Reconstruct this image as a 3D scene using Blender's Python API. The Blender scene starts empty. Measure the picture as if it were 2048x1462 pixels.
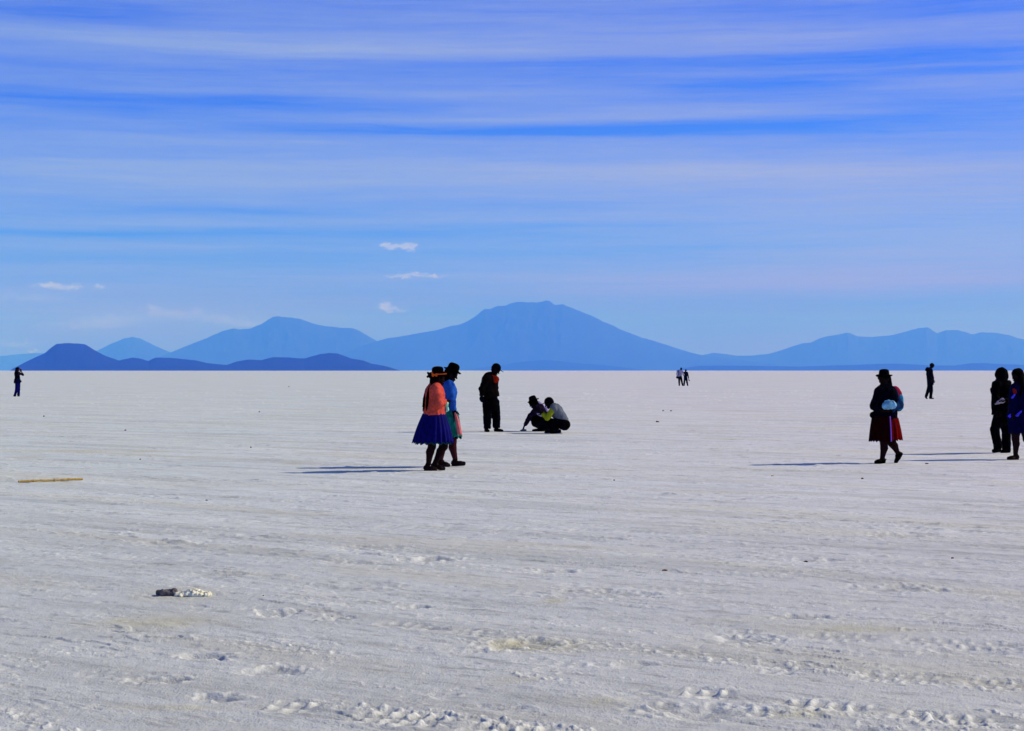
import bpy, bmesh, math, random
import numpy as np
from mathutils import Vector, Matrix
C = bpy.context.scene.collection
sc = bpy.context.scene
R = math.radians
# ---------------------------------------------------------------- camera
F = 3413.33            # focal length in photo pixels (60 mm on a 36 mm wide sensor)
CAMH, HY = 1.45, 741.0 # eye height, horizon row
cam = bpy.data.cameras.new("camera"); cam.lens = 60; cam.sensor_width = 36
cam.shift_y = 10 / 2048; cam.clip_start = 0.1; cam.clip_end = 300000
camo = bpy.data.objects.new("camera", cam); C.objects.link(camo)
camo.location = (0, 0, CAMH); camo.rotation_euler = (R(90), 0, 0)
sc.camera = camo
# ---------------------------------------------------------------- light
SUN_EL, SUN_AZ = 34.0, 78.0      # azimuth clockwise from +Y
sd = Vector((math.sin(R(SUN_AZ)) * math.cos(R(SUN_EL)), math.cos(R(SUN_AZ)) * math.cos(R(SUN_EL)), math.sin(R(SUN_EL))))
sl = bpy.data.lights.new("sun", 'SUN'); sl.energy = 4.0; sl.angle = R(0.53); sl.color = (1.0, 0.93, 0.83)
so = bpy.data.objects.new("sun", sl); C.objects.link(so)
so.rotation_euler = sd.to_track_quat('Z', 'Y').to_euler(); so.location = (30, 5, 30)
sc.view_settings.view_transform = 'Standard'; sc.view_settings.look = 'None'
sc.view_settings.exposure = 0; sc.view_settings.gamma = 1
sc.cycles.use_denoising = True
sc.cycles.max_bounces = 8; sc.cycles.volume_bounces = 5
# ---------------------------------------------------------------- sky
w = bpy.data.worlds.new("World"); sc.world = w; w.use_nodes = True
nt = w.node_tree; nt.nodes.clear(); L = nt.links
def nd(t, **k):
    n = nt.nodes.new(t)
    for a, b in k.items(): setattr(n, a, b)
    return n
def put(s, v):
    if hasattr(v, 'is_output') or isinstance(v, bpy.types.NodeSocket): L.new(v, s)
    else: s.default_value = v
def m(op, a, b=None, c=None, clamp=False):
    n = nd('ShaderNodeMath', operation=op, use_clamp=clamp)
    for i, v in enumerate((a, b, c)):
        if v is not None: put(n.inputs[i], v)
    return n.outputs[0]
def vm(op, a, b=None, c=None):
    n = nd('ShaderNodeVectorMath', operation=op)
    for i, v in enumerate((a, b, c)):
        if v is not None: put(n.inputs[i], v)
    return n.outputs['Value'] if op in ('DOT_PRODUCT', 'LENGTH') else n.outputs[0]
def noise(vec, scale, det=4, rough=.5):
    n = nd('ShaderNodeTexNoise'); n.inputs['Scale'].default_value = scale
    n.inputs['Detail'].default_value = det; n.inputs['Roughness'].default_value = rough
    L.new(vec, n.inputs['Vector']); return n.outputs[0]
def noise3(vec):
    n = nd('ShaderNodeTexNoise'); n.inputs['Scale'].default_value = 1; n.inputs['Detail'].default_value = 3; L.new(vec, n.inputs['Vector']); return n.outputs['Color']
def mix(f, a, b):
    n = nd('ShaderNodeMix', data_type='RGBA'); put(n.inputs[0], f)
    put(n.inputs[6], a); put(n.inputs[7], b); return n.outputs[2]
def sstep(x, a, b):
    n = nd('ShaderNodeMapRange', interpolation_type='SMOOTHSTEP'); put(n.inputs[0], x)
    n.inputs[1].default_value = a; n.inputs[2].default_value = b; return n.outputs[0]
sky = nd('ShaderNodeTexSky', sky_type='NISHITA'); sky.sun_disc = False
sky.sun_elevation = R(SUN_EL); sky.sun_rotation = R(SUN_AZ); sky.altitude = 3650
sky.air_density = 1.0; sky.dust_density = 0.3; sky.ozone_density = 3.0
tc = nd('ShaderNodeTexCoord').outputs['Generated']
sx = nd('ShaderNodeSeparateXYZ'); L.new(vm('NORMALIZE', tc), sx.inputs[0])
az = m('ARCTAN2', sx.outputs[0], sx.outputs[1]); el = m('ARCSINE', sx.outputs[2])
# angular coordinates, in milliradians*3.413 : x right of north, y up
cb = nd('ShaderNodeCombineXYZ'); L.new(m('MULTIPLY', az, F), cb.inputs[0]); L.new(m('MULTIPLY', el, F), cb.inputs[1])
P0 = cb.outputs[0]
wn = nd('ShaderNodeTexNoise'); wn.inputs['Scale'].default_value = 1; wn.inputs['Detail'].default_value = 3
L.new(vm('MULTIPLY', P0, (1/420, 1/85, 0)), wn.inputs['Vector'])
warp = vm('MULTIPLY', vm('SUBTRACT', wn.outputs['Color'], (.5, .5, .5)), (240, 13, 0))
P = vm('ADD', P0, warp)
def feats(lst, vec):
    acc = None
    for x, y, rx, ry, amp in lst:
        ax = math.atan((x - 1024) / F) * F; ay = math.atan((HY - y) / F) * F
        q = vm('MULTIPLY_ADD', vec, (1/rx, 1/ry, 0), (-ax/rx, -ay/ry, 0))
        g = m('POWER', 0.36788, vm('DOT_PRODUCT', q, q))
        acc = m('MULTIPLY', g, amp) if acc is None else m('MULTIPLY_ADD', g, amp, acc)
    return acc
bands = feats([
 (850,100,800,30,.30),(300,95,420,22,.14),(1500,72,500,20,.10),(1180,25,420,24,.10),
 (1050,238,560,8,.26),(1300,222,380,12,.2),(860,190,340,9,.14),(1240,187,240,12,.22),(1800,186,260,7,.16),(1900,150,200,4,.14),
 (500,345,900,26,.34),(500,385,700,26,.22),(1560,345,700,28,.34),(1800,400,520,46,.32),(1900,500,420,60,.28),(1700,560,620,32,.26),
 (250,290,520,20,.16),(1200,290,420,16,.12),(300,452,420,9,.20),(1000,440,520,9,.16),(1100,565,700,18,.16),
 (250,500,500,14,.10),(250,640,420,60,.34),(1500,580,700,50,.12),(1700,690,600,40,.15),(300,620,330,42,.10),(100,590,200,16,.12),(60,545,260,16,.08),
 (110,48,330,20,-.20),(1900,32,420,24,-.22),(1350,28,330,12,-.10),
 (470,213,420,14,-.34),(80,210,260,22,-.18),(480,240,420,10,-.16),(1180,262,420,12,-.40),(1650,262,420,20,-.26),(640,262,330,10,-.14),
 (1500,180,300,18,-.40),(1250,128,520,14,-.28),(1850,130,330,20,-.30),(2000,160,260,8,-.26),(700,150,520,14,-.14),(1950,225,330,18,-.20),
 (520,424,260,9,-.22),(150,474,420,7,-.36),(640,466,420,8,-.26),(1150,452,330,6,-.14),(300,520,420,12,-.16),(900,500,420,14,-.08),
 (1150,568,330,3,-.12),(1560,492,240,5,-.08),(1900,605,420,7,-.12),(1500,640,420,36,-.10),(1000,620,120,20,-.12)], P)
st = noise(vm('MULTIPLY', P, (1/560, 1/20, 0)), 1, 7, .62)
P2 = vm('ADD', P, vm('MULTIPLY', vm('SUBTRACT', noise3(vm('MULTIPLY', P0, (1/130, 1/40, 0))), (.5, .5, .5)), (60, 16, 0)))
st2 = noise(vm('MULTIPLY', P2, (1/210, 1/6.5, 0)), 1, 6, .68)
st3 = noise(vm('MULTIPLY', P2, (1/60, 1/14, 0)), 1, 6, .7)
inview = sstep(el, .38, .24)
cov = m('MULTIPLY_ADD', m('SUBTRACT', st, .5), .66, .40)
cov = m('MULTIPLY_ADD', m('SUBTRACT', st2, .5), .42, cov)
cov = m('MULTIPLY_ADD', m('SUBTRACT', st3, .5), .16, cov)
cov = m('ADD', cov, bands)
cov = m('MULTIPLY', cov, inview, clamp=True)
puffw = nd('ShaderNodeTexNoise'); puffw.inputs['Scale'].default_value = 1; puffw.inputs['Detail'].default_value = 5
puffw.inputs['Roughness'].default_value = .62
L.new(vm('MULTIPLY', P0, (1/17, 1/11, 0)), puffw.inputs['Vector'])
PP = vm('ADD', P0, vm('MULTIPLY', vm('SUBTRACT', puffw.outputs['Color'], (.5, .5, .5)), (64, 30, 0)))
pf = feats([(777,492,16,7,1.0),(800,492,26,7,1.),(822,495,13,7,1.0),(795,551,22,4.5,.85),(830,551,22,6,.95),(871,552,14,7,1.1),(768,611,13,8,.8),(788,619,30,7,.75),
 (92,576,26,7,.8),(112,580,26,5,.7),(150,580,14,7,.75),(197,579,13,6,.8),(305,618,22,9,.6),(345,630,42,9,.45),(395,620,16,10,.45),(430,640,60,13,.42),(500,648,50,9,.5),(70,703,14,4,.7),
 (230,640,90,14,.45),(60,600,110,10,.45),(150,655,120,12,.4),(30,690,60,8,.5)], PP)
pm = m('MULTIPLY', sstep(pf, .12, 1.15), m('MULTIPLY_ADD', puffw.outputs[0], 1.1, .12), clamp=True)
tint = nd('ShaderNodeMix', data_type='RGBA', blend_type='MULTIPLY'); tint.inputs[0].default_value = 1
L.new(sky.outputs[0], tint.inputs[6]); L.new(mix(sstep(el, .42, .26), (1.0, .93, .82, 1), (.22, .54, 2.05, 1)), tint.inputs[7])
SKYS = 0.10
low = sstep(el, .16, .0)
violet = sstep(az, -.35, .32)
cc = mix(violet, (3.0, 4.10, 7.0, 1), (3.5, 4.0, 7.1, 1))
col = mix(cov, tint.outputs[2], cc)
hz_ = mix(sstep(el, .085, .012), (1, 1, 1, 1), (.72, .45, 1.3, 1))
mu = nd('ShaderNodeMix', data_type='RGBA', blend_type='MULTIPLY'); mu.inputs[0].default_value = 1; L.new(col, mu.inputs[6]); L.new(hz_, mu.inputs[7]); col = mu.outputs[2]
col = mix(pm, col, (5.3, 5.6, 7.6, 1))
bg = nd('ShaderNodeBackground'); L.new(col, bg.inputs[0]); bg.inputs[1].default_value = SKYS
wo = nd('ShaderNodeOutputWorld'); L.new(bg.outputs[0], wo.inputs[0])
# ---------------------------------------------------------------- helpers
def G(px, py):
    "ground point seen at a photo pixel"
    D = CAMH * F / (py - HY); return ((px - 1024) / F * D, D)
def tag(o, label=None, cat=None, group=None, kind=None):
    for k, v in (('label', label), ('category', cat), ('group', group), ('kind', kind)):
        if v: o[k] = v
    return o
def obj(name, V, faces, mat, parent=None, smooth=True):
    me = bpy.data.meshes.new(name)
    V = np.asarray(V, dtype=np.float32)
    if isinstance(faces, np.ndarray):
        me.vertices.add(len(V)); me.vertices.foreach_set('co', V.ravel())
        n = len(faces); me.loops.add(n*4); me.loops.foreach_set('vertex_index', faces.astype(np.int32).ravel())
        me.polygons.add(n); me.polygons.foreach_set('loop_start', np.arange(0, n*4, 4, dtype=np.int32))
        me.update(calc_edges=True)
    else:
        me.from_pydata(V.tolist(), [], faces); me.update()
    if smooth: me.polygons.foreach_set('use_smooth', np.ones(len(me.polygons), dtype=bool))
    if mat: me.materials.append(mat)
    o = bpy.data.objects.new(name, me); C.objects.link(o)
    if parent: o.parent = parent
    return o
rs = np.random.RandomState(7)
PERM = rs.permutation(4096); GR = rs.rand(4096) * 2 * np.pi; GX, GY = np.cos(GR), np.sin(GR)
G3 = rs.randn(4096, 3); G3 /= np.linalg.norm(G3, axis=1)[:, None]
def perlin(x, y, seed=0):
    xi = np.floor(x).astype(np.int64); yi = np.floor(y).astype(np.int64); fx = x - xi; fy = y - yi
    def g(i, j, dx, dy):
        h = PERM[(PERM[(i + seed*131) & 4095] + j) & 4095]; return GX[h]*dx + GY[h]*dy
    u = fx*fx*fx*(fx*(fx*6-15)+10); v = fy*fy*fy*(fy*(fy*6-15)+10)
    a = g(xi, yi, fx, fy); b = g(xi+1, yi, fx-1, fy); c = g(xi, yi+1, fx, fy-1); d = g(xi+1, yi+1, fx-1, fy-1)
    return ((a + (b-a)*u) + ((c + (d-c)*u) - (a + (b-a)*u))*v) * 1.5
def fbm(x, y, o=4, seed=0, r=.5):
    s = 0; a = 1; t = 0
    for i in range(o):
        s = s + a*perlin(x, y, seed+i); t += a; a *= r; x = x*2.03; y = y*2.03
    return s/t*1.3
def perlin3(p, seed=0):
    pi = np.floor(p).astype(np.int64); f = p - pi; u = f*f*f*(f*(f*6-15)+10); out = 0
    for dx in (0, 1):
        for dy in (0, 1):
            for dz in (0, 1):
                h = PERM[(PERM[(PERM[(pi[:,0]+dx+seed*37) & 4095] + pi[:,1]+dy) & 4095] + pi[:,2]+dz) & 4095]
                g = G3[h]; d = f - np.array([dx, dy, dz])
                wgt = (u[:,0] if dx else 1-u[:,0])*(u[:,1] if dy else 1-u[:,1])*(u[:,2] if dz else 1-u[:,2])
                out = out + wgt*(g*d).sum(1)
    return out*1.6
def ss(x, a, b):
    t = np.clip((x-a)/(b-a), 0, 1); return t*t*(3-2*t)
class NT:
    "tiny material node builder"
    def __init__(s, name):
        s.m = bpy.data.materials.new(name); s.m.use_nodes = True; s.t = s.m.node_tree
        s.b = s.t.nodes['Principled BSDF']
    def n(s, t, **k):
        x = s.t.nodes.new(t)
        for a, b in k.items(): setattr(x, a, b)
        return x
    def ln(s, a, b): s.t.links.new(a, b)
def mat(name, col, rough=.85, var=.25, scale=14, bump=.3, bscale=90, spec=.01, metal=0):
    N = NT(name); co = N.n('ShaderNodeTexCoord').outputs['Object']
    a = N.n('ShaderNodeTexNoise'); a.inputs['Scale'].default_value = scale; a.inputs['Detail'].default_value = 5; N.ln(co, a.inputs['Vector'])
    mr = N.n('ShaderNodeMapRange'); N.ln(a.outputs[0], mr.inputs[0]); mr.inputs[1].default_value = .25; mr.inputs[2].default_value = .75
    mr.inputs[3].default_value = 1-var; mr.inputs[4].default_value = 1+var
    vmn = N.n('ShaderNodeVectorMath', operation='SCALE'); vmn.inputs[0].default_value = col; N.ln(mr.outputs[0], vmn.inputs['Scale'])
    N.ln(vmn.outputs[0], N.b.inputs['Base Color'])
    b = N.n('ShaderNodeTexNoise'); b.inputs['Scale'].default_value = bscale; b.inputs['Detail'].default_value = 3; N.ln(co, b.inputs['Vector'])
    bp = N.n('ShaderNodeBump'); bp.inputs['Strength'].default_value = bump; bp.inputs['Distance'].default_value = .004
    N.ln(b.outputs[0], bp.inputs['Height']); N.ln(bp.outputs[0], N.b.inputs['Normal'])
    N.b.inputs['Roughness'].default_value = rough; N.b.inputs['Specular IOR Level'].default_value = spec; N.b.inputs['Metallic'].default_value = metal
    return N.m
# ---------------------------------------------------------------- salt flat
def salt_material():
    N = NT("salt_crust"); geo = N.n('ShaderNodeNewGeometry').outputs['Position']
    def nz(sc_, det, rough=.55, vec=geo, mul=None):
        if mul:
            q = N.n('ShaderNodeMapping', vector_type='TEXTURE'); q.inputs['Scale'].default_value = tuple(1/c for c in mul); q.inputs['Rotation'].default_value = (0, 0, R(-34)); N.ln(vec, q.inputs[0]); vec = q.outputs[0]
        a = N.n('ShaderNodeTexNoise'); a.inputs['Scale'].default_value = sc_; a.inputs['Detail'].default_value = det
        a.inputs['Roughness'].default_value = rough; N.ln(vec, a.inputs['Vector']); return a.outputs[0]
    def mr(x, a, b, c, d):
        k = N.n('ShaderNodeMapRange'); N.ln(x, k.inputs[0])
        for i, v in enumerate((a, b, c, d)): k.inputs[i+1].default_value = v
        return k.outputs[0]
    def mx(f, a, b, bt='MIX'):
        k = N.n('ShaderNodeMix', data_type='RGBA', blend_type=bt)
        for s_, v in ((0, f), (6, a), (7, b)):
            if isinstance(v, bpy.types.NodeSocket): N.ln(v, k.inputs[s_])
            else: k.inputs[s_].default_value = v
        return k.outputs[2]
    sp = N.n('ShaderNodeSeparateXYZ'); N.ln(geo, sp.inputs[0])
    side = N.n('ShaderNodeMath', operation='DIVIDE'); N.ln(sp.outputs[0], side.inputs[0])
    ab = N.n('ShaderNodeMath', operation='ADD'); N.ln(sp.outputs[1], ab.inputs[0]); ab.inputs[1].default_value = 30
    base = mx(mr(sp.outputs[0], -6, 7, 0, 1), (.665, .735, .765, 1), (.72, .695, .80, 1))
    big = nz(.12, 4, .5, mul=(.5, 2, 1)); base = mx(mr(big, .35, .7, 0, .5), base, (.80, .80, .79, 1))
    mid = nz(1.1, 6, .6, mul=(.45, 1.6, 1)); base = mx(mr(mid, .45, .72, 0, .42), base, (.50, .51, .50, 1))
    fine = nz(17, 5, .65); base = mx(mr(fine, .55, .8, 0, .38), base, (.40, .40, .43, 1))
    fine2 = nz(60, 3, .6); base = mx(mr(fine2, .5, .8, 0, .3), base, (.86, .86, .86, 1))
    pep = nz(38, 2, .5); base = mx(mr(pep, .60, .72, 0, .45), base, (.26, .26, .29, 1))
    speck = nz(5.5, 3, .75); base = mx(mr(speck, .70, .76, 0, .55), base, (.20, .19, .20, 1))
    ln1 = nz(2.6, 5, .62, mul=(.22, 1.5, 1)); base = mx(mr(ln1, .54, .68, 0, .50), base, (.36, .37, .38, 1))
    ln2 = nz(7.5, 4, .65, mul=(.35, 1.3, 1)); base = mx(mr(ln2, .56, .66, 0, .55), base, (.27, .27, .29, 1))
    ln4 = nz(3.4, 6, .72, mul=(.6, 1.2, 1)); base = mx(mr(ln4, .60, .68, 0, .6), base, (.24, .24, .26, 1))  # dark streaks painted in as shadows of small crust plates
    ln5 = nz(3.0, 6, .7, mul=(.5, 1.2, 2)); base = mx(mr(ln5, .56, .70, 0, .5), base, (.92, .92, .90, 1))
    ln3 = nz(6.0, 4, .65, mul=(.4, 1.3, 1.7)); base = mx(mr(ln3, .56, .72, 0, .5), base, (.90, .90, .90, 1))
    ln6 = nz(.8, 6, .62, mul=(.16, 1.5, 1)); base = mx(mr(ln6, .50, .66, 0, .42), base, (.40, .41, .42, 1))
    warm = nz(.5, 4, .6, mul=(.4, 1.7, 1)); base = mx(mr(warm, .53, .70, 0, .34), base, (.60, .54, .36, 1))
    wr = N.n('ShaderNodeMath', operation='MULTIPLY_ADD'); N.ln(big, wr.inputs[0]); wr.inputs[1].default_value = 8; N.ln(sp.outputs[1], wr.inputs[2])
    base = mx(mr(wr.outputs[0], 9, 24, .38, 0), base, (.38, .375, .36, 1))  # lens falloff put into the colour: salt near the camera painted darker
    at = N.n('ShaderNodeAttribute', attribute_name='stain'); sps = N.n('ShaderNodeSeparateColor'); N.ln(at.outputs['Color'], sps.inputs[0])
    k1 = N.n('ShaderNodeMath', operation='MULTIPLY'); N.ln(sps.outputs[0], k1.inputs[0]); N.ln(mr(fine, .3, .6, .6, 1), k1.inputs[1])
    base = mx(k1.outputs[0], base, (.52, .47, .27, 1))
    base = mx(sps.outputs[1], base, (.34, .34, .35, 1))
    base = mx(sps.outputs[2], base, (.88, .88, .86, 1))
    N.ln(base, N.b.inputs['Base Color'])
    N.b.inputs['Roughness'].default_value = .8; N.b.inputs['Specular IOR Level'].default_value = .2
    h = N.n('ShaderNodeMath', operation='ADD'); N.ln(nz(26, 5, .7), h.inputs[0]); N.ln(nz(90, 3, .6), h.inputs[1])
    bp = N.n('ShaderNodeBump'); bp.inputs['Strength'].default_value = .55; bp.inputs['Distance'].default_value = .012
    N.ln(h.outputs[0], bp.inputs['Height']); N.ln(bp.outputs[0], N.b.inputs['Normal'])
    return N.m
TA = R(56); TU = np.array([-math.sin(TA), math.cos(TA)]); TV = np.array([math.cos(TA), math.sin(TA)])
def uv(X, Y): return X*TU[0] + Y*TU[1], X*TV[0] + Y*TV[1]
# wheel tracks: (photo px of both ends) , half width m, strength, ochre
TRK = [((1370,1385),(1960,1447),.10,1.0),((545,1408),(1100,1470),.12,.9),((1520,1337),(2060,1373),.13,.7),((640,1233),(985,1268),.10,.75),
       ((1440,1262),(2048,1292),.12,.6),((1700,1215),(2048,1240),.09,.5),((860,1385),(1060,1425),.07,.5),((790,1295),(930,1310),.07,.5),
       ((380,1218),(600,1232),.10,.5),((1400,1105),(1900,1130),.13,.5),((1700,1050),(2060,1070),.14,.7),((420,1040),(1000,1060),.16,.6),
       ((880,1050),(1250,1062),.16,.6),((1050,1052),(1420,1070),.13,.6),((900,1300),(1180,1335),.08,.45),((480,1215),(700,1222),.08,.4),
       ((150,1110),(420,1120),.12,.4),((1000,1160),(1500,1185),.1,.35),((0,1335),(300,1352),.08,.4),((540,1120),(760,1128),.1,.5),((1250,1385),(1420,1440),.10,.5)]
PIT = [(415,1311,42,6,1.),(556,1225,36,5,1.),(440,1394,46,6,.9),(545,1338,60,8,.8),(305,1360,56,6,.7),(855,1117,50,5,.9),(1060,1290,80,10,.7),
       (1105,1140,40,4,.7),(1785,1178,90,7,.6),(1500,1276,60,7,.8),(1610,1234,50,5,.7),(1200,1187,120,7,.5),(700,1175,90,7,.4),(1420,1425,110,12,.8),
       (1810,1070,60,5,.6),(1950,1300,90,8,.6),(430,1150,50,6,.5),(830,1213,30,3,.8),(1640,1120,50,4,.6),(1250,1330,60,6,.5),(330,1085,70,4,.5),(750,1095,60,4,.5)]
OCH = [(1060,1290,90,12,.9),(310,1245,110,13,.55),(1110,1203,26,4,.8),(130,902,130,3,.5),(290,903,50,2,.6),(590,928,26,1.5,.6),(930,994,26,1.5,.5),(1700,1258,150,10,.5),
       (1600,1432,90,8,.5),(330,1415,110,5,.4),(350,1190,70,12,.45),(1215,1405,70,9,.4),(1020,1362,60,8,.3),(60,913,30,2,.4),(1500,1240,90,5,.3)]
def ground():
    ang = np.concatenate([np.arange(-180, -21, 2.0), np.arange(-20.5, 20.5, .04), np.arange(21, 180, 2.0)])
    rr = [0.4]
    while rr[-1] < 5.2: rr.append(rr[-1]*1.06)
    while rr[-1] < 42: rr.append(rr[-1]*1.0019)
    while rr[-1] < 58000: rr.append(rr[-1]*min(1.06, 1.0022 + (rr[-1]-42)*.0006))
    rr = np.array(rr); A, Rr = np.meshgrid(np.radians(ang), rr)
    X = np.sin(A)*Rr; Y = np.cos(A)*Rr
    nA = len(ang); nR = len(rr)
    m_ = (Rr < 130) & (np.abs(A) < R(24)) & (Rr > 4.2)
    x, y = X[m_], Y[m_]; r = Rr[m_]; u, v = uv(x, y)
    Z = np.zeros_like(X)
    step = r*.0019
    def att(wl): return ss(wl/step, 1.6, 4.0)
    rough = ss(fbm(u/3.2, v/.5, 3, 11) + .6*fbm(u/.8, v/.16, 3, 19), .05, .60)
    h = .014*fbm(u/5, v/1.6, 2, 1) + .0022*fbm(u/.9, v/.22, 3, 5)*att(.25)
    crumb = np.maximum(0, fbm(x/.048, y/.055, 3, 31) - .03)
    crumb2 = np.maximum(0, perlin(x/.022, y/.026, 41) - .08)
    h += rough*(.022*crumb*att(.05) + .008*crumb2*att(.022)) + .0026*crumb2*att(.022) + .0035*fbm(x/.12, y/.11, 3, 77)*att(.11)
    pm_ = ss(fbm(u/4, v/1.0, 3, 201), -.05, .35); rid = .55*fbm(u/.62, v/.17, 5, 207, .6) + .6*fbm(x/.3, y/.2, 4, 211, .6)
    h += (.35+.65*ss(r, 9, 15))*pm_*.026*np.maximum(0, rid-.12)*att(.3)*1.6 - .007*ss(-rid, .25, .5)*att(.3)
    # thin lifted plates: terraces
    t = fbm(u/1.1, v/.3, 3, 61); pl = ss(fbm(u/2, v/.7, 2, 64), .0, .4); h += pl*(.005*ss(t, .18, .21)*att(.08) - .007*ss(t, .40, .43)*att(.08))*(1+.8*perlin(x/.05, y/.05, 66))
    sto = np.zeros_like(h); std = np.zeros_like(h); stw = rough*ss(crumb, .12, .4)*.7
    for (a, b, hw, s) in TRK:
        (x0, y0), (x1, y1) = G(*a), G(*b); d = np.array([x1-x0, y1-y0]); Lg = np.hypot(*d); d /= Lg
        a_ = (x-x0)*d[0] + (y-y0)*d[1]; c_ = -(x-x0)*d[1] + (y-y0)*d[0] + .04*perlin(a_/.7, a_*0+3, 5)
        e = ss(a_, -.15, .12)*ss(Lg-a_, -.15, .12)
        near = (np.abs(c_) < hw*3) & (e > 0)
        if not near.any(): continue
        a_, c_, ee = a_[near], c_[near], e[near]
        gap = ss(fbm(a_/.5, c_*0, 2, 83), -.35, .1)
        body = ss(hw*1.0-np.abs(c_), -.04, .03)
        rim = np.exp(-((np.abs(c_)-hw*1.15)/.03)**2)
        blk = np.maximum(0, np.cos(a_*2*np.pi/.085 + np.sign(c_)*1.5 + .7*perlin(a_/.3, c_/.2, 9)))*np.exp(-((np.abs(c_)-hw*.55)/(hw*.32))**2)
        jit = np.clip(.75 + .6*perlin(a_/.12, c_/.08, 15), 0, 1.6)
        h[near] += s*ee*gap*(-.016*body + (.030 if s > .85 else .015)*blk**.8*jit*att(.08)[near] + .016*rim*np.maximum(0, perlin(a_/.06, c_/.05, 22)+.1)*att(.06)[near])
        std[near] = np.maximum(std[near], .42*s*ee*gap*body*(1-np.minimum(1, blk*1.5))*np.clip(.5+perlin(a_/.3, c_/.1, 55), 0, 1))
        stw[near] = np.maximum(stw[near], s*ee*gap*np.minimum(1, blk*jit*1.3 + .6*rim)*.7)
    def ell(px, py, wx, wy):
        X0, Y0 = G(px, py); s_ = F/Y0; ax = wx/s_; ay = wy/(s_*CAMH/Y0)
        tx = (x-X0)/ax; ty = (y-Y0)/ay
        near = (np.abs(tx) < 3.5) & (np.abs(ty) < 3.5); return near, tx[near], ty[near]
    for (px, py, wx, wy, s) in PIT:
        near, tx, ty = ell(px, py, wx, wy)
        q = tx**2 + ty**2 + 1.6*fbm(x[near]/.18, y[near]/.18, 3, 91); g = np.exp(-np.maximum(q, 0)**1.5)
        cr = np.maximum(0, perlin(x[near]/.05, y[near]/.06, 95)+.1)
        h[near] += s*(-.028*g + .016*np.exp(-((np.sqrt(np.maximum(q, 0))-1.25)/.35)**2)*cr)
        std[near] = np.maximum(std[near], .6*s*g*np.clip(.6+perlin(x[near]/.1, y[near]/.1, 71), 0, 1))
        stw[near] = np.maximum(stw[near], .6*s*np.exp(-((np.sqrt(np.maximum(q, 0))-1.3)/.4)**2)*np.minimum(1, cr*3))
    for (px, py, wx, wy, s) in OCH:
        near, tx, ty = ell(px, py, wx, wy)
        q = tx**2 + ty**2 + .8*fbm(x[near]/.3, y[near]/.3, 3, 23); g = np.exp(-np.maximum(q, 0))
        sto[near] = np.maximum(sto[near], s*g)
    edge = ss(r, 4.4, 5.4)*ss(130-r, 0, 30)*ss(R(22)-np.abs(A[m_]), 0, R(1.5))
    Z[m_] = h*edge
    n0 = len(X.ravel())
    V = np.stack([X, Y, Z], -1).reshape(-1, 3)
    idx = np.arange(nR*nA).reshape(nR, nA); a = idx[:-1]; b = idx[1:]
    fc = np.stack([a, np.roll(a, -1, 1), np.roll(b, -1, 1), b], -1).reshape(-1, 4)[:, ::-1]
    # close the middle
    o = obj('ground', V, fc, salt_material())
    me = o.data
    ca = me.color_attributes.new('stain', 'FLOAT_COLOR', 'POINT')
    cols = np.zeros((n0, 4), np.float32); cols[:, 3] = 1; mm = m_.ravel()
    cols[mm, 0] = sto; cols[mm, 1] = std*ss(r*-1, -60, -25); cols[mm, 2] = stw
    ca.data.foreach_set('color', cols.ravel())
    bm = bmesh.new(); bm.from_mesh(me); bm.verts.ensure_lookup_table()
    f = bm.faces.new([bm.verts[i] for i in range(nA)][::-1]); f.smooth = True; f.normal_update()
    if f.normal.z < 0: f.normal_flip()
    bm.to_mesh(me); bm.free()
    tag(o, 'white salt crust ground stretching flat to the horizon', 'ground', kind='structure')
    global GH
    return o
ground()
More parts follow.
